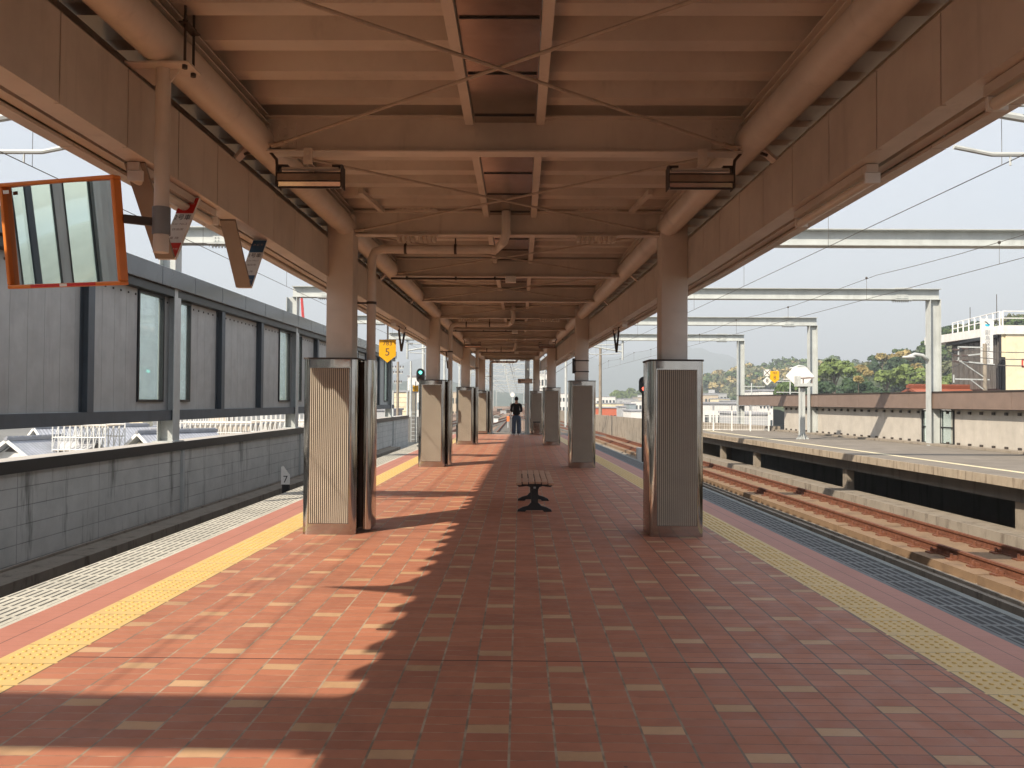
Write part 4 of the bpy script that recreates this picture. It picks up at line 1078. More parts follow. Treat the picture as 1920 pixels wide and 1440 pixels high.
N = [((0, 0, .88), (.13, .10)), ((0, 0, 1.05), (.135, .10)), ((0, 0, 1.25), (.15, .11)), ((0, 0, 1.36), (.12, .09)), ((0, 0, 1.43), .055), ((0, .01, 1.50), .06), ((0, .02, 1.58), (.075, .09)), ((0, .02, 1.645), (.06, .07)),
     ((-.09, 0, .84), .085), ((-.10, -.0, .47), .058), ((-.105, .0, .08), .042), ((-.115, .13, .035), .035),
     ((.09, 0, .84), .085), ((.10, 0, .47), .058), ((.105, 0, .08), .042), ((.12, .13, .035), .035),
     ((-.185, 0, 1.34), .052), ((-.235, -.02, 1.08), .042), ((-.15, .20, 1.05), .033), ((-.10, .27, 1.07), .026),
     ((.185, 0, 1.34), .052), ((.235, -.02, 1.08), .042), ((.15, .20, 1.05), .033), ((.10, .27, 1.07), .026)]
Eg = [(0, 1), (1, 2), (2, 3), (3, 4), (4, 5), (5, 6), (6, 7), (0, 8), (8, 9), (9, 10), (10, 11), (0, 12), (12, 13), (13, 14), (14, 15), (3, 16), (16, 17), (17, 18), (18, 19), (3, 20), (20, 21), (21, 22), (22, 23)]
for s, w in ((-1, 19), (1, 23)):
    for k in range(4):
        i = len(N); bx = s * .10 - s * .012 * k
        N += [((bx - s * .01, .305, 1.095 - .02 * k), .0095), ((bx - s * .045, .325, 1.09 - .02 * k), .0085), ((bx - s * .065, .305, 1.085 - .02 * k), .0075)]; Eg += [(w, i), (i, i + 1), (i + 1, i + 2)]
    i = len(N); N += [((s * .075, .265, 1.11), .011), ((s * .05, .28, 1.13), .0095)]; Eg += [(w, i), (i, i + 1)]
skin("body", N, Eg, skinm, pr)
skin("jacket", [((0, 0, .80), (.185, .15)), ((0, 0, 1.05), (.175, .135)), ((0, 0, 1.25), (.175, .125)), ((0, 0, 1.36), (.14, .105)), ((0, 0, 1.435), (.075, .075)), ((-.19, 0, 1.34), .068), ((-.225, -.03, 1.07), .066), ((-.16, .19, 1.05), .046), ((.19, 0, 1.34), .068), ((.225, -.03, 1.07), .066), ((.16, .19, 1.05), .046)],
     [(0, 1), (1, 2), (2, 3), (3, 4), (3, 5), (5, 6), (6, 7), (3, 8), (8, 9), (9, 10)], jacket, pr)
skin("jeans", [((0, 0, .92), (.15, .115)), ((0, 0, .83), (.145, .115)), ((-.10, 0, .74), .115), ((-.11, 0, .46), .100), ((-.115, 0, .05), .098), ((.10, 0, .74), .115), ((.11, 0, .46), .100), ((.115, 0, .05), .098)],
     [(0, 1), (1, 2), (2, 3), (3, 4), (1, 5), (5, 6), (6, 7)], jeans, pr)
for s in (-1, 1): MB().sphere((s * .115, .07, .045), .06, 10, 7, (.85, 2.0, .75)).build("shoe", M['white'], pr, smooth=True)
MB().sphere((0, .005, 1.605), .098, 14, 10, (.86, 1.0, 1.0)).build("hair", basic("black_hair", (.008, .007, .007), .6, 0, .3, 30), pr, smooth=True)
for s in (-1, 1): MB().sphere((s * .083, .03, 1.57), .02, 8, 6, (.5, .8, 1.3)).build("ear", skinm, pr, smooth=True)
mb = MB(); mb.sphere((0, .115, 1.56), .016, 8, 6, (.8, 1.2, 1.3)); mb.build("nose", skinm, pr, smooth=True)
mb = MB(); [mb.sphere((s * .032, .098, 1.585), .010, 8, 6) for s in (-1, 1)]; mb.box(-.022, .022, .098, .104, 1.523, 1.529); mb.build("face_features", M['insul'], pr, smooth=True)
# ================================================================ beyond the station
GZ = -8.0
def leafmat(name, c1, c2, c3):
    n = NT(name, 0.6, 0, 0.25)
    a = n.noise(0.55, 3, 0.6); b = n.noise(3.0, 3, 0.6)
    c = n.ramp(a, [(0.35, c1), (0.52, c2), (0.68, c3)])
    n.color(n.mix(n.m_('MULTIPLY', b, 0.4), c, c2)); n.b.inputs["Transmission Weight"].default_value = 0.0
    return n.m
LEAF = dict(
    light=leafmat("leaves_light_green", (.085, .125, .035), (.14, .19, .055), (.20, .26, .085)),
    mid=leafmat("leaves_mid_green", (.045, .08, .025), (.075, .12, .035), (.11, .16, .045)),
    dark=leafmat("leaves_dark_green", (.022, .048, .024), (.038, .07, .032), (.06, .10, .04)),
    gold=leafmat("leaves_golden", (.17, .15, .055), (.34, .27, .11), (.48, .38, .18)),
    grey=leafmat("leaves_olive", (.07, .085, .04), (.12, .13, .06), (.17, .17, .085)),
)
bark = basic("bark", (.12, .09, .065), .9, 0, .3, 3)
def crown_pts(r, h, n, size, rng, flat=1.0, lobes=24):
    """leaf clumps gathered round lobes on a dome; returns verts, faces"""
    th = rng.uniform(0, 2 * np.pi, lobes); rr = np.sqrt(rng.uniform(0, 1, lobes)) * r * .68
    zz = h * .45 * (1 - (rr / (r * .9)) ** 2) * rng.uniform(.4, 1.1, lobes) + rng.uniform(-.15, .1, lobes) * h
    lc = np.stack([rr * np.cos(th), rr * np.sin(th), zz], 1); lr = r * rng.uniform(.16, .38, lobes)
    k = rng.integers(0, lobes, n); d = rng.normal(size=(n, 3)); d /= np.linalg.norm(d, axis=1)[:, None]
    d[:, 2] = np.where(rng.uniform(size=n) < .7, np.abs(d[:, 2]), d[:, 2])
    p = lc[k] + d * lr[k][:, None] * rng.uniform(.72, 1.08, n)[:, None] * np.array([1, 1, .72 * flat])
    nn = d + rng.normal(size=(n, 3)) * .45; nn /= np.linalg.norm(nn, axis=1)[:, None]
    a = np.cross(nn, rng.normal(size=(n, 3))); a /= np.linalg.norm(a, axis=1)[:, None]; b = np.cross(nn, a)
    s = size * rng.uniform(.5, 1.2, n)[:, None]
    v = np.stack([p + a * s, p + b * s * .8, p - a * s * .9, p - b * s], 1).reshape(-1, 3)
    return v, np.arange(n * 4).reshape(-1, 4)
def np_mesh(name, v, f, mat, parent=None):
    me = bpy.data.meshes.new(name); me.vertices.add(len(v)); me.vertices.foreach_set("co", v.astype(np.float32).ravel())
    me.loops.add(f.size); me.loops.foreach_set("vertex_index", f.astype(np.int32).ravel())
    me.polygons.add(len(f)); me.polygons.foreach_set("loop_start", np.arange(0, f.size, f.shape[1], dtype=np.int32))
    me.update(calc_edges=True); me.materials.append(mat)
    o = bpy.data.objects.new(name, me); COL.objects.link(o)
    if parent: o.parent = parent
    return o
def tree(px, py, wpx, Y, kind_, label, seed, group=None):
    rng = np.random.default_rng(seed); top = at(px, py, Y); r = wpx / F * Y / 2; h = r * 1.25
    base = top.z - h * 1.25 - 2.5
    t = thing("broadleaf_tree", (top.x, Y, base), label, "tree", group)
    v, f = crown_pts(r, h, int(1500 + 12 * wpx), .028 * Y / 10 + .03, rng)
    v[:, 2] += top.z - base - v[:, 2].max()
    np_mesh("crown", v, f, LEAF[kind_], t)
    mb = MB(); zc = top.z - base - h * .6; mb.tube((0, 0, -1), (0, 0, zc), r * .10, 8, r * .05)
    for k in range(5):
        a = rng.uniform(0, 6.28); mb.tube((0, 0, zc * rng.uniform(.5, .9)), (r * .5 * math.cos(a), r * .5 * math.sin(a), zc + h * .2), r * .04, 6, r * .015)
    mb.build("trunk", bark, t)
    return t
def terrain(name, prof, Y, depth, mat, zb=GZ, nx=90, ny=18, rough=0.0, seed=1):
    """a ridge whose skyline runs through the given pixels at distance Y and falls away to both sides"""
    rng = np.random.default_rng(seed); pxs = np.linspace(prof[0][0], prof[-1][0], nx)
    top = np.interp(pxs, [a for a, _ in prof], [b for _, b in prof]); H = (VY - top) / F * Y + CAMH - zb
    H = np.maximum(H, 0); ys = np.linspace(-1, 1, 2 * ny + 1); vs = []
    for j, t in enumerate(ys):
        fall = (math.cos(math.pi * t / 2)) ** 1.3
        wob = rng.normal(size=nx) * rough * H * fall * (abs(t) > .01)
        wob = np.convolve(wob, np.ones(3) / 3, 'same')
        yy = Y + t * depth
        for i in range(nx): vs.append(((pxs[i] - VX) / F * Y * (1 + .0 * t), yy, zb - 1 + (H[i] + 1) * fall + wob[i]))
    f = [(j * nx + i, j * nx + i + 1, (j + 1) * nx + i + 1, (j + 1) * nx + i) for j in range(2 * ny) for i in range(nx - 1)]
    o = MB().add(vs, f).build(name, mat, None, smooth=True); tag(o, kind='structure'); return o
forest = basic("forest_cover", (.05, .075, .035), .9, 0, .45, .02); forest2 = basic("near_forest_floor", (.05, .07, .03), .9, 0, .5, .15)
terrain("mountain", [(420, 742), (560, 728), (640, 715), (700, 708), (740, 697), (775, 684), (800, 676), (850, 668), (920, 672), (990, 668), (1060, 674), (1120, 672), (1180, 664), (1240, 656), (1290, 655), (1340, 670), (1390, 690), (1440, 702), (1520, 716), (1650, 730)], 4200, 1500, forest, nx=160, rough=.05)
terrain("hill", [(560, 748), (660, 735), (720, 722), (760, 717), (810, 712), (870, 720), (940, 735), (1020, 742), (1110, 748)], 1500, 450, forest, rough=.05, seed=2)
terrain("hill", [(1200, 748), (1290, 730), (1330, 712), (1380, 700), (1430, 694), (1480, 692), (1540, 690), (1600, 700), (1700, 712)], 620, 170, forest2, rough=.05, seed=3)
HP = [(1420, 748), (1470, 730), (1530, 705), (1600, 684), (1680, 660), (1740, 632), (1790, 610), (1850, 603), (1950, 600), (2100, 590), (2300, 600)]
terrain("hill", [(a, b + 14) for a, b in HP], 260, 95, forest2, rough=.04, seed=4)
tag(MB().add([(-6500, -600, GZ), (6500, -600, GZ), (6500, 8500, GZ), (-6500, 8500, GZ)], [(0, 1, 2, 3)]).build("ground", basic("town_ground", (.16, .155, .14), .9, 0, .35, .03)), kind='structure')

# wooded hillsides that read as one mass
def wood(name, spots, kinds, leaf, per, seed):
    rng = np.random.default_rng(seed); V = []; Fc = []; o = 0
    for (x, y, z, r) in spots:
        v, f = crown_pts(r, r * 1.2, per, leaf, rng, lobes=11); v += np.array([x, y, z]); V.append(v); Fc.append(f + o); o += len(v)
    return tag(np_mesh(name, np.concatenate(V), np.concatenate(Fc), kinds), kind='stuff')
def spots_on(prof, Y, depth, n, rmin, rmax, seed, zb=GZ):
    rng = np.random.default_rng(seed); out = []
    for _ in range(n):
        px = rng.uniform(prof[0][0], prof[-1][0]); t = -rng.uniform(0, 1) ** .8; y = Y + t * depth
        H = max(0, (VY - np.interp(px, [a for a, _ in prof], [b for _, b in prof])) / F * Y + CAMH - zb)
        z = zb + H * math.cos(math.pi * t / 2) ** 1.3; r = rng.uniform(rmin, rmax); out.append(((px - VX) / F * Y, y, z + r * .3, r))
    return out
H2 = [(a, b + 14) for a, b in HP]
S = spots_on(H2, 260, 95, 330, 3.2, 6.0, 5)
wood("hillside_wood", S[:140], LEAF['dark'], .55, 620, 6); wood("hillside_wood", S[140:250], LEAF['mid'], .55, 620, 7); wood("hillside_wood", S[250:], LEAF['grey'], .5, 620, 8)
P3 = [(1300, 728), (1330, 714), (1380, 702), (1430, 696), (1480, 694), (1540, 692), (1600, 702)]
S = spots_on(P3, 620, 170, 260, 7, 11, 9)
wood("far_wood", S[:120], LEAF['mid'], 1.3, 260, 10); wood("far_wood", S[120:210], LEAF['grey'], 1.3, 260, 11); wood("far_wood", S[210:], LEAF['gold'], 1.2, 200, 12)
TR = [(1562, 671, 84, 172, 'light', "big rounded bright green tree right of the second gantry post"),
      (1706, 682, 96, 160, 'light', "broad bright green tree left of the lamp post, below the golden trees"),
      (1660, 692, 60, 168, 'light', "bright green tree left of the broadest bright green one"),
      (1748, 706, 56, 158, 'light', "bright yellow green tree low behind the wall, left of the windows post"),
      (1605, 708, 70, 150, 'dark', "dark bluish green tree between the two bright green ones"),
      (1541, 712, 64, 150, 'dark', "dark green tree low behind the white hexagonal board"),
      (1640, 722, 60, 145, 'dark', "low dark green tree just above the brown fascia"),
      (1477, 712, 60, 165, 'mid', "mid green tree left of the white hexagonal board"),
      (1688, 655, 42, 226, 'gold', "golden leaved tree on the ridge, the brightest of its kind"),
      (1652, 661, 26, 228, 'gold', "small golden leaved tree on the ridge left of the brightest one"),
      (1611, 683, 24, 205, 'gold', "golden leaved tree right of the rounded bright green tree"),
      (1715, 680, 28, 195, 'gold', "golden leaved tree just left of the lamp post"),
      (1607, 704, 15, 146, 'gold', "very small golden tree among the dark green ones"),
      (1529, 690, 14, 176, 'gold', "small golden tree beside the second gantry post"),
      (1625, 693, 14, 180, 'gold', "small golden tree left of the broad bright green tree"),
      (1779, 700, 34, 170, 'light', "yellow green tree right of the windows post"),
      (1677, 668, 36, 214, 'dark', "dark round tree under the brightest golden tree"),
      (1786, 610, 40, 262, 'grey', "olive tree on the ridge beside the white building"),
      (1160, 730, 34, 560, 'light', "pale green tree above the distant town, left one"),
      (1180, 727, 40, 600, 'light', "pale green tree above the distant town, tallest one"),
      (1205, 730, 30, 600, 'mid', "pale green tree above the distant town beside the column")]
for i, (px, py, w, Y, k, l) in enumerate(TR): tree(px, py, w, Y, k, l, 100 + i)

# ---------------------------------------------------------------- buildings
bw = streaked("building_white", (.74, .73, .70), (.5, .49, .46), .7, .35, .6, .2); bcream = streaked("building_cream", (.78, .70, .50), (.5, .40, .27), .75, .5, .7, .15)
bgrey = basic("building_grey", (.42, .43, .44), .8, 0, .12, .3); btan = basic("building_tan", (.52, .44, .34), .8, 0, .12, .3); bblue = basic("building_bluegrey", (.26, .31, .34), .8, 0, .15, .3)
bred = basic("building_red", (.50, .13, .07), .75, 0, .12, .3); wing = basic("window_dark", (.06, .075, .085), .15, 0, .3, .5)
def mat_roof(name, c, step=.28):
    n = NT(name, .45); u, v, _ = n.sep(w="UV")[:3]
    f = n.m_('FLOORED_MODULO', u, step); g = n.m_('FLOORED_MODULO', v, .25)
    h = n.m_('SINE', n.m_('MULTIPLY', u, 2 * math.pi / step))
    j = n.m_('MAXIMUM', n.m_('LESS_THAN', f, step * .22), n.m_('MULTIPLY', n.m_('LESS_THAN', g, .03), .6))
    base = n.ramp(n.noise(1.2, 5, .6), [(.3, mul(c, .8)), (.7, mul(c, 1.15))]); n.color(n.mix(n.m_('MULTIPLY', j, .55), base, mul(c, .35))); n.bump(h, .4, .02); return n.m
rtile = mat_roof("silver_grey_tiles", (.42, .44, .49)); rtile_w = mat_roof("pale_roof_tiles", (.60, .62, .66), .42); rtile_r = mat_roof("red_roof_tiles", (.38, .12, .07)); rflat = basic("flat_roof", (.32, .33, .36), .8, 0, .2, .3)
def block(px0, px1, pyt, Y, depth, mat, label, name="building", rows=3, cols=4, roof=rflat, zb=GZ, wmat=None, band=True, parapet=.5, cat="building"):
    a, b = at(px0, pyt, Y), at(px1, pyt, Y); w = b.x - a.x; zt = at((px0 + px1) / 2, pyt, Y).z
    t = thing(name, ((a.x + b.x) / 2, Y, zb), label, cat); h = zt - zb
    MB().box(-w / 2, w / 2, 0, depth, 0, h).build("wall", mat, t)
    mb = MB(); e = .15; mb.box(-w / 2 - e, w / 2 + e, -e, depth + e, h + .002, h + .22); mb.build("roof", roof, t)
    if w > 6:
        mb = MB(); mb.box(-w * .2, w * .02, depth * .3, depth * .6, h + .222, h + 1.6); mb.build("roof_house", mat, t)
    vis = min(h - .6, rows * 3.1)
    for i in range(rows):
        for j in range(cols):
            x = -w / 2 + w * (j + .5) / cols; z = h - 1.9 - i * 2.9; ww = w / cols * .55
            if z < .8: continue
            f = MB().box(x - ww / 2, x + ww / 2, -.05, -.002, z - .6, z + .6).build("window", wmat or wing, t)
    return t
def gable(px, py, Y, w, d, rise, eave_drop, label, roofm, wallm, rz=0.0, name="house", front=True):
    """ridge end at the pixel; w across, d deep"""
    p = at(px, py, Y); t = thing(name, (p.x, Y, GZ), label, "house", rz=rz); H = p.z - GZ; ze = H - rise
    MB().prism([(-w / 2 + .5, 0), (w / 2 - .5, 0), (w / 2 - .5, ze), (0, H - .25), (-w / 2 + .5, ze)], .6, d - .6, lambda u, v, q: (u, q, v)).build("wall", wallm, t)
    for s in (-1, 1):
        vs = [(0, 0, H), (0, d, H), (s * w / 2, d, ze - .1), (s * w / 2, 0, ze - .1)]; L = math.hypot(w / 2, rise)
        lo = [(x, y, z - .16) for x, y, z in vs]; m = MB(); m.hexa(lo if s > 0 else lo[::-1], vs if s > 0 else vs[::-1])
        q = [(0, 0), (d, 0), (d, L), (0, L)]; q = q if s > 0 else q[::-1]
        m.build("roof_slope", roofm, t, uv=q + q)
    m = MB(); m.bar((0, -.1, H + .08), (0, d + .1, H + .08), .3, .22)
    for k in np.arange(0, d, .5): m.tube((0, k, H + .18), (0, k + .42, H + .18), .12, 6)
    m.build("ridge_tiles", roofm, t)
    if front:
        m = MB()
        for s in (-1, 1): m.bar((0, -.03, H - .02), (s * w / 2, -.03, ze - .14), .07, .24)
        m.build("barge_board", M['white'], t)
        MB().prism([(-w * .16, ze + rise * .3), (w * .16, ze + rise * .3), (0, H - rise * .28)], .5, .58, lambda u, v, q: (u, q, v)).build("gable_vent", M['dark'], t)
    return t
# left of the station, seen under the sound wall
gable(60, 803, 70, 8, 10, 2.2, 0, "large pale grey tiled house roof at the left edge, under the sound wall", rtile, bw, rz=R(-38))
gable(8, 826, 58, 4.4, 5, 1.2, 0, "small grey tiled gable lowest at the left edge of the picture", rtile, bw, rz=R(-16))
gable(180, 826, 62, 5, 4.2, 1.3, 0, "low roof of pale ribbed tiles between the left edge and the first gantry post", rtile_w, bw, rz=R(90), front=False)
gable(256, 813, 62, 3.6, 7, 1.0, 0, "house with a pale gable end and grey tiled roof left of the first gantry post", rtile, bcream, rz=R(-32))
block(185, 300, 806, 84, 8, bcream, "plain cream wall of a low building behind the tiled houses", rows=0)
def scaffold(px0, px1, pyt, Y, n, label, d=3.0):
    a, b = at(px0, pyt, Y), at(px1, pyt, Y); w = b.x - a.x; h = a.z - GZ
    t = thing("scaffolding", (a.x, Y, GZ), label, "scaffolding"); mb = MB(); md = MB()
    for y in (0, d):
        mc = MB()
        for i in range(n + 1): mb.tube((w * i / n, y, 0), (w * i / n, y, h + .5), .05, 5)
        for z in np.arange(h - 3.6, h + .4, .9): mb.tube((0, y, z), (w, y, z), .045, 5)
        for i in range(n): mc.tube((w * i / n, y, h - 1.8), (w * (i + 1) / n, y, h), .03, 5)
        mc.build("diagonal_brace", M['white'], t)
    for z in (h - 1.8, h): md.box(0, w, .3, d - .3, z - .1, z - .02)
    mb.build("tube_frame", M['white'], t); md.build("deck_boards", btan, t); return t
scaffold(95, 195, 797, 60, 9, "white scaffolding behind the pale tiled roof")
scaffold(318, 470, 792, 75, 16, "long pale scaffolding seen under the sound wall right of the first gantry post")
scaffold(470, 580, 789, 70, 12, "dense white scaffolding close to the nearest left column")
block(330, 470, 797, 92, 10, btan, "tan building site wall behind the long scaffolding", rows=1, cols=9)
block(560, 700, 788, 100, 12, bw, "long white building behind the dense scaffolding", rows=2, cols=8)
# beyond the end of the left wall
block(734, 764, 735, 110, 10, bcream, "cream building with horizontal bands behind the end of the left wall", rows=0)
mb = MB(); o_ = bpy.data.objects[[k.name for k in bpy.data.objects if k.get("label", "").startswith("cream building with horizontal")][0]]
for z in np.arange(1.2, 10.5, .62): mb.box(-1.06, 1.06, -.04, -.002, z, z + .05)
mb.build("cladding_joint", btan, o_)
block(764, 794, 706, 135, 12, bw, "white office block behind the number 3 sign", rows=4, cols=2, wmat=bblue)
block(700, 735, 770, 90, 8, bgrey, "grey low building at the end of the left wall", rows=1, cols=3)
block(792, 830, 740, 140, 12, bw, "white building between the second and third left columns", rows=3, cols=4)
block(845, 868, 735, 180, 12, btan, "tan block between the third and farthest left columns", rows=3, cols=3)
def pole(px, pyt, Y, zb, r, label, arms=(), mat=None, name="utility_pole"):
    p = at(px, pyt, Y); t = thing(name, (p.x, Y, zb), label, "pole"); h = p.z - zb
    MB().tube((0, 0, 0), (0, 0, h), r, 10, r * .7).build("shaft", mat or M['conc'], t, smooth='auto')
    if arms:
        mb = MB()
        for dz, L in arms: mb.bar((-L / 2, 0, h - dz), (L / 2, 0, h - dz), .07, .09)
        mb.build("crossarm", M['galv'], t)
        mb = MB()
        for dz, L in arms:
            for s in (-.45, -.2, .2, .45): mb.tube((L * s, 0, h - dz + .05), (L * s, 0, h - dz + .22), .05, 6)
        mb.build("insulator", M['insul'], t)
    return t
pole(745.5, 678, 78, GZ, .16, "utility pole with short crossarms behind the end of the left wall", ((.6, 1.1), (1.1, .9), (2.0, .7)))
pole(770, 677, 62, Z_GUT, .11, "slim grey pole left of the green signal", mat=M['galv'])
pole(763.5, 735, 64, Z_GUT, .08, "short thin pole beside the number 3 sign", mat=M['galv'])
pole(737, 732, 66, Z_GUT, .10, "short pale post right at the end of the left wall", mat=M['galv'])
pole(1125.5, 650, 72, -1.2, .16, "round concrete mast standing on the far parapet between the right columns", ())
pole(1153, 652, 60, 4.0, .10, "pale hanging drop bar between the right columns", mat=M['galv'], name="drop_bar") if False else None
mb = MB(); mb.box(-8.6, -6.9, 60, 60.3, Z_GUT, .32)
tag(mb.build("end_wall", M['conc_d']), "dark ribbed wall at the end of the left track below the poles", "wall")
mb = MB(); t = thing("access_ladder", (at(776, 812, 59.5).x, 59.6, Z_GUT), "small steel ladder against the wall below the number 3 sign", "ladder")
for x in (-.2, .2): mb.tube((x, 0, 0), (x, 0, 2.3), .025, 6)
mb.build("stile", M['galv'], t); mb = MB()
for z in np.arange(.2, 2.3, .28): mb.tube((-.2, 0, z), (.2, 0, z), .018, 6)
mb.build("rung", M['galv'], t)

# right-hand parapet of the line beyond the opposite platform
pts = [(12.6, 41.2), (8.45, 56.7), (6.7, 73), (5.2, 105), (4.3, 150), (3.0, 260)]
mb = MB(); mbc = MB()
for (x0, y0), (x1, y1) in zip(pts[:-1], pts[1:]):
    mb.hexa([(x0, y0, -2), (x0 + .3, y0, -2), (x1 + .3, y1, -2), (x1, y1, -2)], [(x0, y0, .33), (x0 + .3, y0, .33), (x1 + .3, y1, .33), (x1, y1, .33)])
tag(mb.build("far_parapet", M['conc']), "pale concrete parapet curving away beyond the right columns", "parapet")
# ballast bed and tracks of the yard
bal = NT("ballast", .95); bal.color(bal.ramp(bal.noise(6, 8, .9), [(.3, (.10, .065, .045)), (.5, (.24, .16, .11)), (.72, (.38, .27, .19))])); bal.bump(bal.noise(25, 4, .7), .8, .03)
mb = MB()
for (x0, x1, y0), (x2, x3, y1) in zip([(-8.6, 14, 62.0), (-12, 6.4, 85), (-14, 5.0, 120)], [(-12, 6.4, 85), (-14, 5.0, 120), (-16, 3.0, 420)]):
    mb.hexa([(x0, y0, -3), (x1, y0, -3), (x3, y1, -3), (x2, y1, -3)], [(x0, y0, -1.22), (x1, y0, -1.22), (x3, y1, -1.22), (x2, y1, -1.22)])
tag(mb.build("ballast_bed", bal.m), kind='structure')
conns = [lambda y: 5.42 - .035 * (y - 62), lambda y: -5.7 + .01 * (y - 62), lambda y: -1.9 + .004 * (y - 62), lambda y: -5.7 + .055 * (y - 62) if y < 130 else -1.96 + .004 * (y - 130),
         lambda y: 5.42 - .085 * (y - 62) if y < 145 else -1.6, lambda y: -9.0 + .02 * (y - 62), lambda y: 2.0 - .012 * (y - 62)]
for i, c in enumerate(conns):
    t = thing("railway_track", (0, 0, 0), kind='structure')
    for k in (0, 1.12):
        mb = MB(); ys = [62.2, 75, 90, 110, 130, 145, 180, 240, 400]
        for a, b in zip(ys[:-1], ys[1:]): mb.bar((c(a) + k, a, -1.02), (c(b) + k, b, -1.02), .07, .14)
        mb.build("rail", M['rust'], t)
    mb = MB()
    for y in np.arange(62.4 + .1 * i, 150, .75): mb.box(c(y) - .5, c(y) + 1.62, y - .11, y + .11, -1.2, -1.09 + .004 * i)
    tag(mb.build("sleepers", M['conc_d'], t), kind='stuff')
for i, (px, py, Y, w, h, m, l) in enumerate([(931, 768, 120, .7, .5, M['dark'], "dark trackside box left of the person"), (930, 773, 100, .55, .6, M['white'], "small white trackside box left of the person"),
        (944, 764, 170, 1.2, .7, bgrey, "grey relay cabinet in the yard behind the gate"), (953, 763, 190, 1.3, .8, M['dark'], "dark relay cabinet in the yard next to the grey one"), (937, 762, 210, 1.3, .8, M['dark'], "distant dark relay cabinet in the yard"), (975, 762, 200, 1.2, .9, bgrey, "grey relay cabinet right of the person")]):
    p = at(px, py, Y); t = thing("relay_cabinet", (p.x, Y, -1.22), l, "cabinet"); MB().box(-w / 2, w / 2, 0, .5, 0, h).build("cabinet_body", m, t); MB().box(-w / 2 - .05, w / 2 + .05, -.05, .55, h + .002, h + .06).build("cabinet_lid", M['galv'], t)
p = at(953, 783, 80); t = thing("track_marker", (p.x, 80, -1.22), "orange trackside marker left of the standing person", "marker")
MB().box(-.13, .13, 0, .05, .75, 1.25).build("marker_plate", basic("orange_marker", (.80, .20, .05), .5), t); MB().tube((0, .06, 0), (0, .06, 1.3), .05, 8).build("marker_pole", M['galv'], t)
p = at(961, 740, 150); t = thing("round_signal", (p.x, 150, -1.22), "round white disc signal above the head of the person", "signal")
MB().disc((0, 0, p.z + 1.22), .42, 16, 'Y', .05).build("signal_disc", M['white'], t); MB().tube((0, .1, 0), (0, .1, p.z + 1.22), .07, 8).build("signal_pole", M['galv'], t)
for k, Y in enumerate((64, 84, 108, 136, 168, 205, 250, 300, 360)):
    x0, x1 = -6.9 - .01 * Y, 4.9 - .012 * (Y - 60); t = thing("portal_frame", (x0, Y, -1.22), f"pale catenary portal frame, number {k + 1} counting away from the platform end" if False else "pale catenary portal frame over the yard tracks beyond the platform end", "portal frame", "portal frames over the yard"); W = x1 - x0
    for x in (0, W): MB().tube((x, 0, 0), (x, 0, 8.0), .13, 8).build("mast", M['galv'], t)
    mb = MB(); zt = 7.6
    for z in (zt, zt - .75): mb.tube((0, 0, z), (W, 0, z), .045, 6)
    n = 9
    for i in range(n): mb.tube((W * i / n, 0, zt - .75 * (i % 2)), (W * (i + 1) / n, 0, zt - .75 * ((i + 1) % 2)), .03, 5)
    mb.build("lattice_beam", M['galv'], t)
    for q in (.22, .5, .8):
        mb = MB(); mb.tube((W * q, 0, zt - .75), (W * q, 0, 5.4), .05, 6); mb.tube((W * q, 0, 6.3), (W * q + 1.3, 0, 6.0), .03, 5); mb.tube((W * q, 0, 5.5), (W * q + 1.4, 0, 6.0), .03, 5); mb.build("wire_arm", M['galv'], t)
for i, (xa, xb, l) in enumerate(((-4.6, -6.0, "left"), (-.9, -1.2, "middle"), (4.1, .6, "right"))):
    t = thing("overhead_wire", (xa, 64, 4.6), f"pair of thin overhead wires above the {l} yard tracks", "overhead wire")
    for z, nm in ((0, "contact_wire"), (1.15, "messenger_wire")):
        MB().path([(0, 0, z), (xb - xa, 340, z)], .02, 5).build(nm, M['wire'], t)

# distant town, right
TOWN = [(1100, 1124, 745, 300, bw, "white distant building left of the round mast"), (1117, 1156, 765, 150, bred, "red orange building just above the far parapet"), (1128, 1154, 744, 330, bw, "white distant block under the pale green trees"),
        (1117, 1150, 757, 210, bcream, "pale building behind the red orange one"), (1155, 1166, 757, 190, bcream, "narrow cream house right of the red orange building"), (1166, 1174, 763, 170, bgrey, "small grey house right of the red orange building"),
        (1172, 1182, 756, 200, btan, "tan house in the middle of the distant town"), (1180, 1192, 758, 190, bblue, "blue grey house left of the red signal"), (1190, 1204, 752, 260, bw, "white house left of the red signal"),
        (1192, 1212, 745, 330, btan, "tan apartment block beside the nearest right column"), (1176, 1196, 748, 300, bgrey, "wide grey roofed building in the distant town"), (1160, 1176, 748, 420, bgrey, "dark roofed building below the tallest pale green tree"),
        (1183, 1207, 771, 130, bw, "low white building right above the far parapet"), (1140, 1165, 750, 500, bblue, "blue grey rooftops far away under the mountain"), (1200, 1222, 741, 450, bw, "white block highest in the distant town"),
        (1320, 1346, 741, 300, btan, "tan building with a cream penthouse left of the fascia"), (1322, 1362, 738, 330, bgrey, "grey building with a dark roof left of the fascia end"), (1318, 1392, 757, 95, bw, "long white warehouse behind the mesh fence"),
        (1345, 1368, 748, 240, bcream, "cream house above the white warehouse"), (1366, 1386, 752, 200, bw, "white house at the end of the brown fascia"), (1395, 1440, 777, 80, bgrey, "low grey building behind the mesh fence"),
        (1422, 1448, 733, 120, bw, "white rooftop hut just above the left end of the fascia"), (1008, 1032, 700, 170, bw, "tall white building between the farthest right columns"), (1048, 1066, 738, 260, bw, "white building between the third and second right columns"),
        (870, 884, 742, 260, bw, "white building left of the farthest left column"), (1036, 1050, 744, 320, btan, "tan building right of the third right column")]
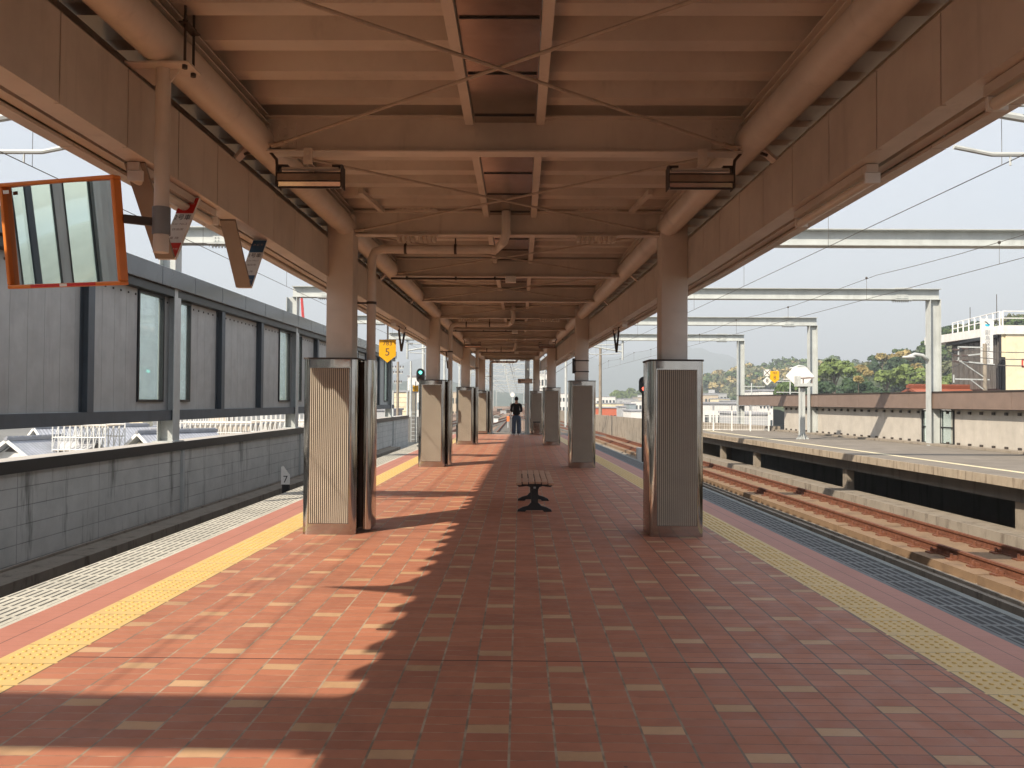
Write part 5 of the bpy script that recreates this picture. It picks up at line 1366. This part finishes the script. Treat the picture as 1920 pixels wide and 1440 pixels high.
for i, (a, b, c, Y, m, l) in enumerate(TOWN): block(a, b, c, Y, 10, m, l, rows=3 if Y < 400 else 2, cols=max(1, min(6, int((b - a) / 6))))
t = gable(1700, 727, 62, 3.4, 9, .5, 0, "orange red tiled roof peeping over the brown fascia", rtile_r, bw, rz=R(-78), front=False)

# white building with the vertical sign
Yn = 58.0; pc = at(1873, 611, Yn); zt = pc.z; H = zt - GZ
t = thing("office_building", (pc.x, Yn, GZ), "white building with dark louvred side, cream corner and a tall vertical sign", "building")
xl, xr_ = at(1785, 630, 66.5).x - pc.x, 14.0
MB().hexa([(0, 0, 0), (xr_, 0, 0), (xr_, 12, 0), (xl, 8.5, 0)], [(0, 0, H - .62), (xr_, 0, H - .62), (xr_, 12, H - .62), (xl, 8.5, H - .62)]).build("wall", bcream, t)
dx, dy = xl / 8.5, 1.0
nx_ = Vector((-8.5, xl, 0)).normalized()
def LW(s, e, z): return Vector((xl * s, 8.5 * s, z)) + nx_ * e
mb = MB(); mb.hexa([LW(0, .002, 0), LW(0, .12, 0), LW(1, .12, 0), LW(1, .002, 0)], [LW(0, .002, H - .62), LW(0, .12, H - .62), LW(1, .12, H - .62), LW(1, .002, H - .62)])
mb.build("louvred_side", basic("dark_facade", (.035, .033, .035), .4, 0, .2, .5), t)
mb = MB()
for i in range(26):
    s = (i + .5) / 26
    for z0, z1 in ((H - 4.4, H - .9), (H - 8.6, H - 5.6)): mb.bar(LW(s, .16, z0), LW(s, .16, z1), .07, .10 + .08 * (i % 3))
mb.build("louvre_fins", basic("facade_fin", (.12, .11, .10), .5, 0, .4, 2), t)
mb = MB(); mb.hexa([LW(-.02, -.05, H - .61), LW(-.02, .35, H - .61), LW(1.03, .35, H - .61), LW(1.03, -.05, H - .61)], [LW(-.02, -.05, H), LW(-.02, .22, H), LW(1.0, .22, H), LW(1.0, -.05, H)])
mb.box(.0, xr_, -.25, 11, H - .61, H); mb.build("white_parapet", bw, t)
mb = MB(); mb.bar(LW(-.02, .42, H - .74), LW(1.03, .42, H - .74), .22, .22); mb.build("dark_eave", M['black'], t)
MB().box(.22, xr_, -.12, -.002, 0, H - .61).build("cream_front", bcream, t)
for z in (H - 4.9, H - 7.2):
    w = MB().box(-.02, .20, -.10, .3, z, z + (2.7 if z > H - 5 else 1.6)).build("window", M['black'], t)
mb = MB()
for i in range(9): mb.tube(LW(i / 8, .1, H), LW(i / 8, .1, H + 1.0), .05, 6)
for i in range(7): mb.tube((2.0 * i, -.15, H), (2.0 * i, -.15, H + 1.0), .06, 6)
for z in (.98, .5): mb.tube(LW(0, .1, H + z), LW(1, .1, H + z), .04, 6); mb.tube((0, -.15, H + z), (xr_, -.15, H + z), .04, 6)
mb.build("roof_railing", M['white'], t)
mb = MB(); mb.quad(LW(0, .1, H + .02), LW(.5, .1, H + .02), LW(.5, .1, H + .95), LW(0, .1, H + .95)); 
for s, e in ((.2, 2.4), (.75, 2.0)): mb.tube(LW(s, -.4, H), LW(s, -.4, H + e), .02, 5)
mb = MB()
for s, e in ((.2, 2.4), (.75, 2.0)): mb.tube(LW(s, -.4, H), LW(s, -.4, H + e), .025, 5)
mb.build("roof_antenna", M['dark'], t)
for z in (H - 2.9, H - 5.6):
    r_ = MB(); x0 = (1908 - 1873) / F * Yn
    for a, b, c, d in ((x0, x0 + 1.5, z, z + .07), (x0, x0 + 1.5, z + .5, z + .57), (x0, x0 + .07, z, z + .57), (x0 + .35, x0 + .42, z, z + .57), (x0 + .7, x0 + .77, z, z + .57)): r_.box(a, b, -.17, -.13, c, d)
    r_.build("red_fretwork", M['red'], t)
p = at(1846.5, 640, 55.5)
t = thing("vertical_sign", p, "tall white vertical sign reading 副島保険企画 with a cyan emblem on the office building", "sign")
MB().box(-.39, .39, 0, .12, -1.55, 1.50).build("sign_board", bw, t); MB().box(-.3, .3, .121, 2.0, -.9, -.8).build("sign_bracket", M['galv'], t)
mb = MB()
for i, ch in enumerate("副島保険企画"): mb.text(ch, .36, (.03, -.006, .55 - i * .375))
mb.build("lettering", basic("sign_grey_letters", (.22, .24, .26), .5), t)
mb = MB(); mb.prism([(-.18, -.02), (-.10, -.10), (.06, -.12), (.20, .0), (.12, .06), (-.02, .02), (-.10, .05)], -.010, -.004, lambda u, v, q: (u + .02, q, v + 1.10)); mb.build("emblem", basic("cyan_emblem", (.02, .52, .75), .4), t)
mb = MB(); mb.path([(-.16, -.014, 1.30), (-.05, -.014, 1.28), (.0, -.014, 1.22), (.12, -.014, 1.08)], .03, 5); mb.build("emblem_figure", M['steelblue'], t)
# pole in front of it
p = at(1842, 645, 49); t = thing("utility_pole", (p.x, 49, GZ), "concrete utility pole with steel arms in front of the office building", "pole"); h = p.z - GZ
MB().tube((0, 0, 0), (0, 0, h), .16, 12, .11).build("shaft", M['conc'], t, smooth='auto')
Lx = lambda px: (px - 1842) / F * 49; Lz = lambda py: h + (645 - py) / F * 49
mb = MB(); mb.bar((Lx(1792), 0, Lz(651)), (Lx(1842), 0, Lz(652)), .06, .08); mb.bar((Lx(1790), 0, Lz(677)), (Lx(1860), 0, Lz(684)), .06, .08); mb.bar((Lx(1793), 0, Lz(651)), (Lx(1793), 0, Lz(677)), .06, .06)
mb.bar((Lx(1795), 0, Lz(677)), (Lx(1841), 0, Lz(708)), .05, .05); mb.bar((Lx(1784), 0, Lz(711)), (Lx(1850), 0, Lz(712)), .06, .07); mb.bar((Lx(1784), 0, Lz(703)), (Lx(1784), 0, Lz(718)), .06, .06); mb.bar((Lx(1815), 0, Lz(712)), (Lx(1840), 0, Lz(731)), .05, .05)
mb.build("steel_arm", M['galv'], t)
for px_, py_ in ((1786, 656), (1786, 667), (1786, 678), (1803, 654), (1803, 667), (1803, 676)): MB().tube((Lx(px_) - .12, -.04, Lz(py_)), (Lx(px_) + .22, -.04, Lz(py_) - .03), .055, 6).build("insulator", M['insul'], t)
t = thing("power_lines", (p.x, 49, p.z), "power lines running from the utility pole across the office building", "power line")
mb = MB()
for py_, r_ in ((655, .02), (668, .02), (680, .025)):
    a = at(1803, py_, 49) - p; b = at(1990, py_ + 4, 40) - p; c = at(1700, py_ + 34, 70) - p
    for q in (b, c): mb.path([a.lerp(q, s) + Vector((0, 0, -.5 * s * (1 - s))) for s in np.linspace(0, 1, 7)], r_, 4)
mb.build("strand", M['wire'], t)
for px, py, Y, l in ((1408, 718, 95, "steel pole with two crossarms behind the left end of the fascia"), (1480, 708, 90, "steel pole with crossarms behind the white hexagonal board")):
    pole(px, py, Y, GZ, .10, l, ((.4, 3.0), (1.6, 3.0)), M['galv'])

a_, b_ = at(574, 604, 180), at(562, 556, 180)
t = thing("crane", (a_.x, 180, GZ), "thin red crane boom rising behind the left sound wall", "crane")
mb = MB(); o3 = Vector(t.location)
for s in (-.35, .35):
    for e in (0, .6): mb.tube(Vector((a_.x + 1.2 + s, 180 + e, GZ)) - o3, Vector((b_.x + s * .3, 180 + e, b_.z)) - o3, .09, 5)
mb.build("crane_boom", M['red'], t)
mb = MB(); p0, p1 = Vector((1.2, .3, 0)), Vector((b_.x - a_.x, .3, b_.z - GZ))
for i in range(26):
    u0, u1 = p0.lerp(p1, i / 26), p0.lerp(p1, (i + 1) / 26); mb.tube(u0 + Vector((-.3 if i % 2 else .3, 0, 0)), u1 + Vector((.3 if i % 2 else -.3, 0, 0)), .05, 4)
mb.build("boom_lattice", M['red'], t)
MB().box(-.6, 3.2, -1.2, 1.8, 0, 2.4).build("crane_cab", M['white'], t)
# ---------------------------------------------------------------- haze
hz = bpy.data.materials.new("haze_air"); hz.use_nodes = True; ht = hz.node_tree; ht.nodes.remove(ht.nodes["Principled BSDF"])
pv = ht.nodes.new("ShaderNodeVolumePrincipled"); pv.inputs["Color"].default_value = (.81, .905, 1.0, 1); pv.inputs["Density"].default_value = HAZE; pv.inputs["Anisotropy"].default_value = 0.0
ht.links.new(pv.outputs[0], ht.nodes["Material Output"].inputs["Volume"])
if HAZE > 0: tag(MB().box(-6400, 6400, -500, 8400, GZ - 2.5, 480).build("haze", hz), kind='stuff')
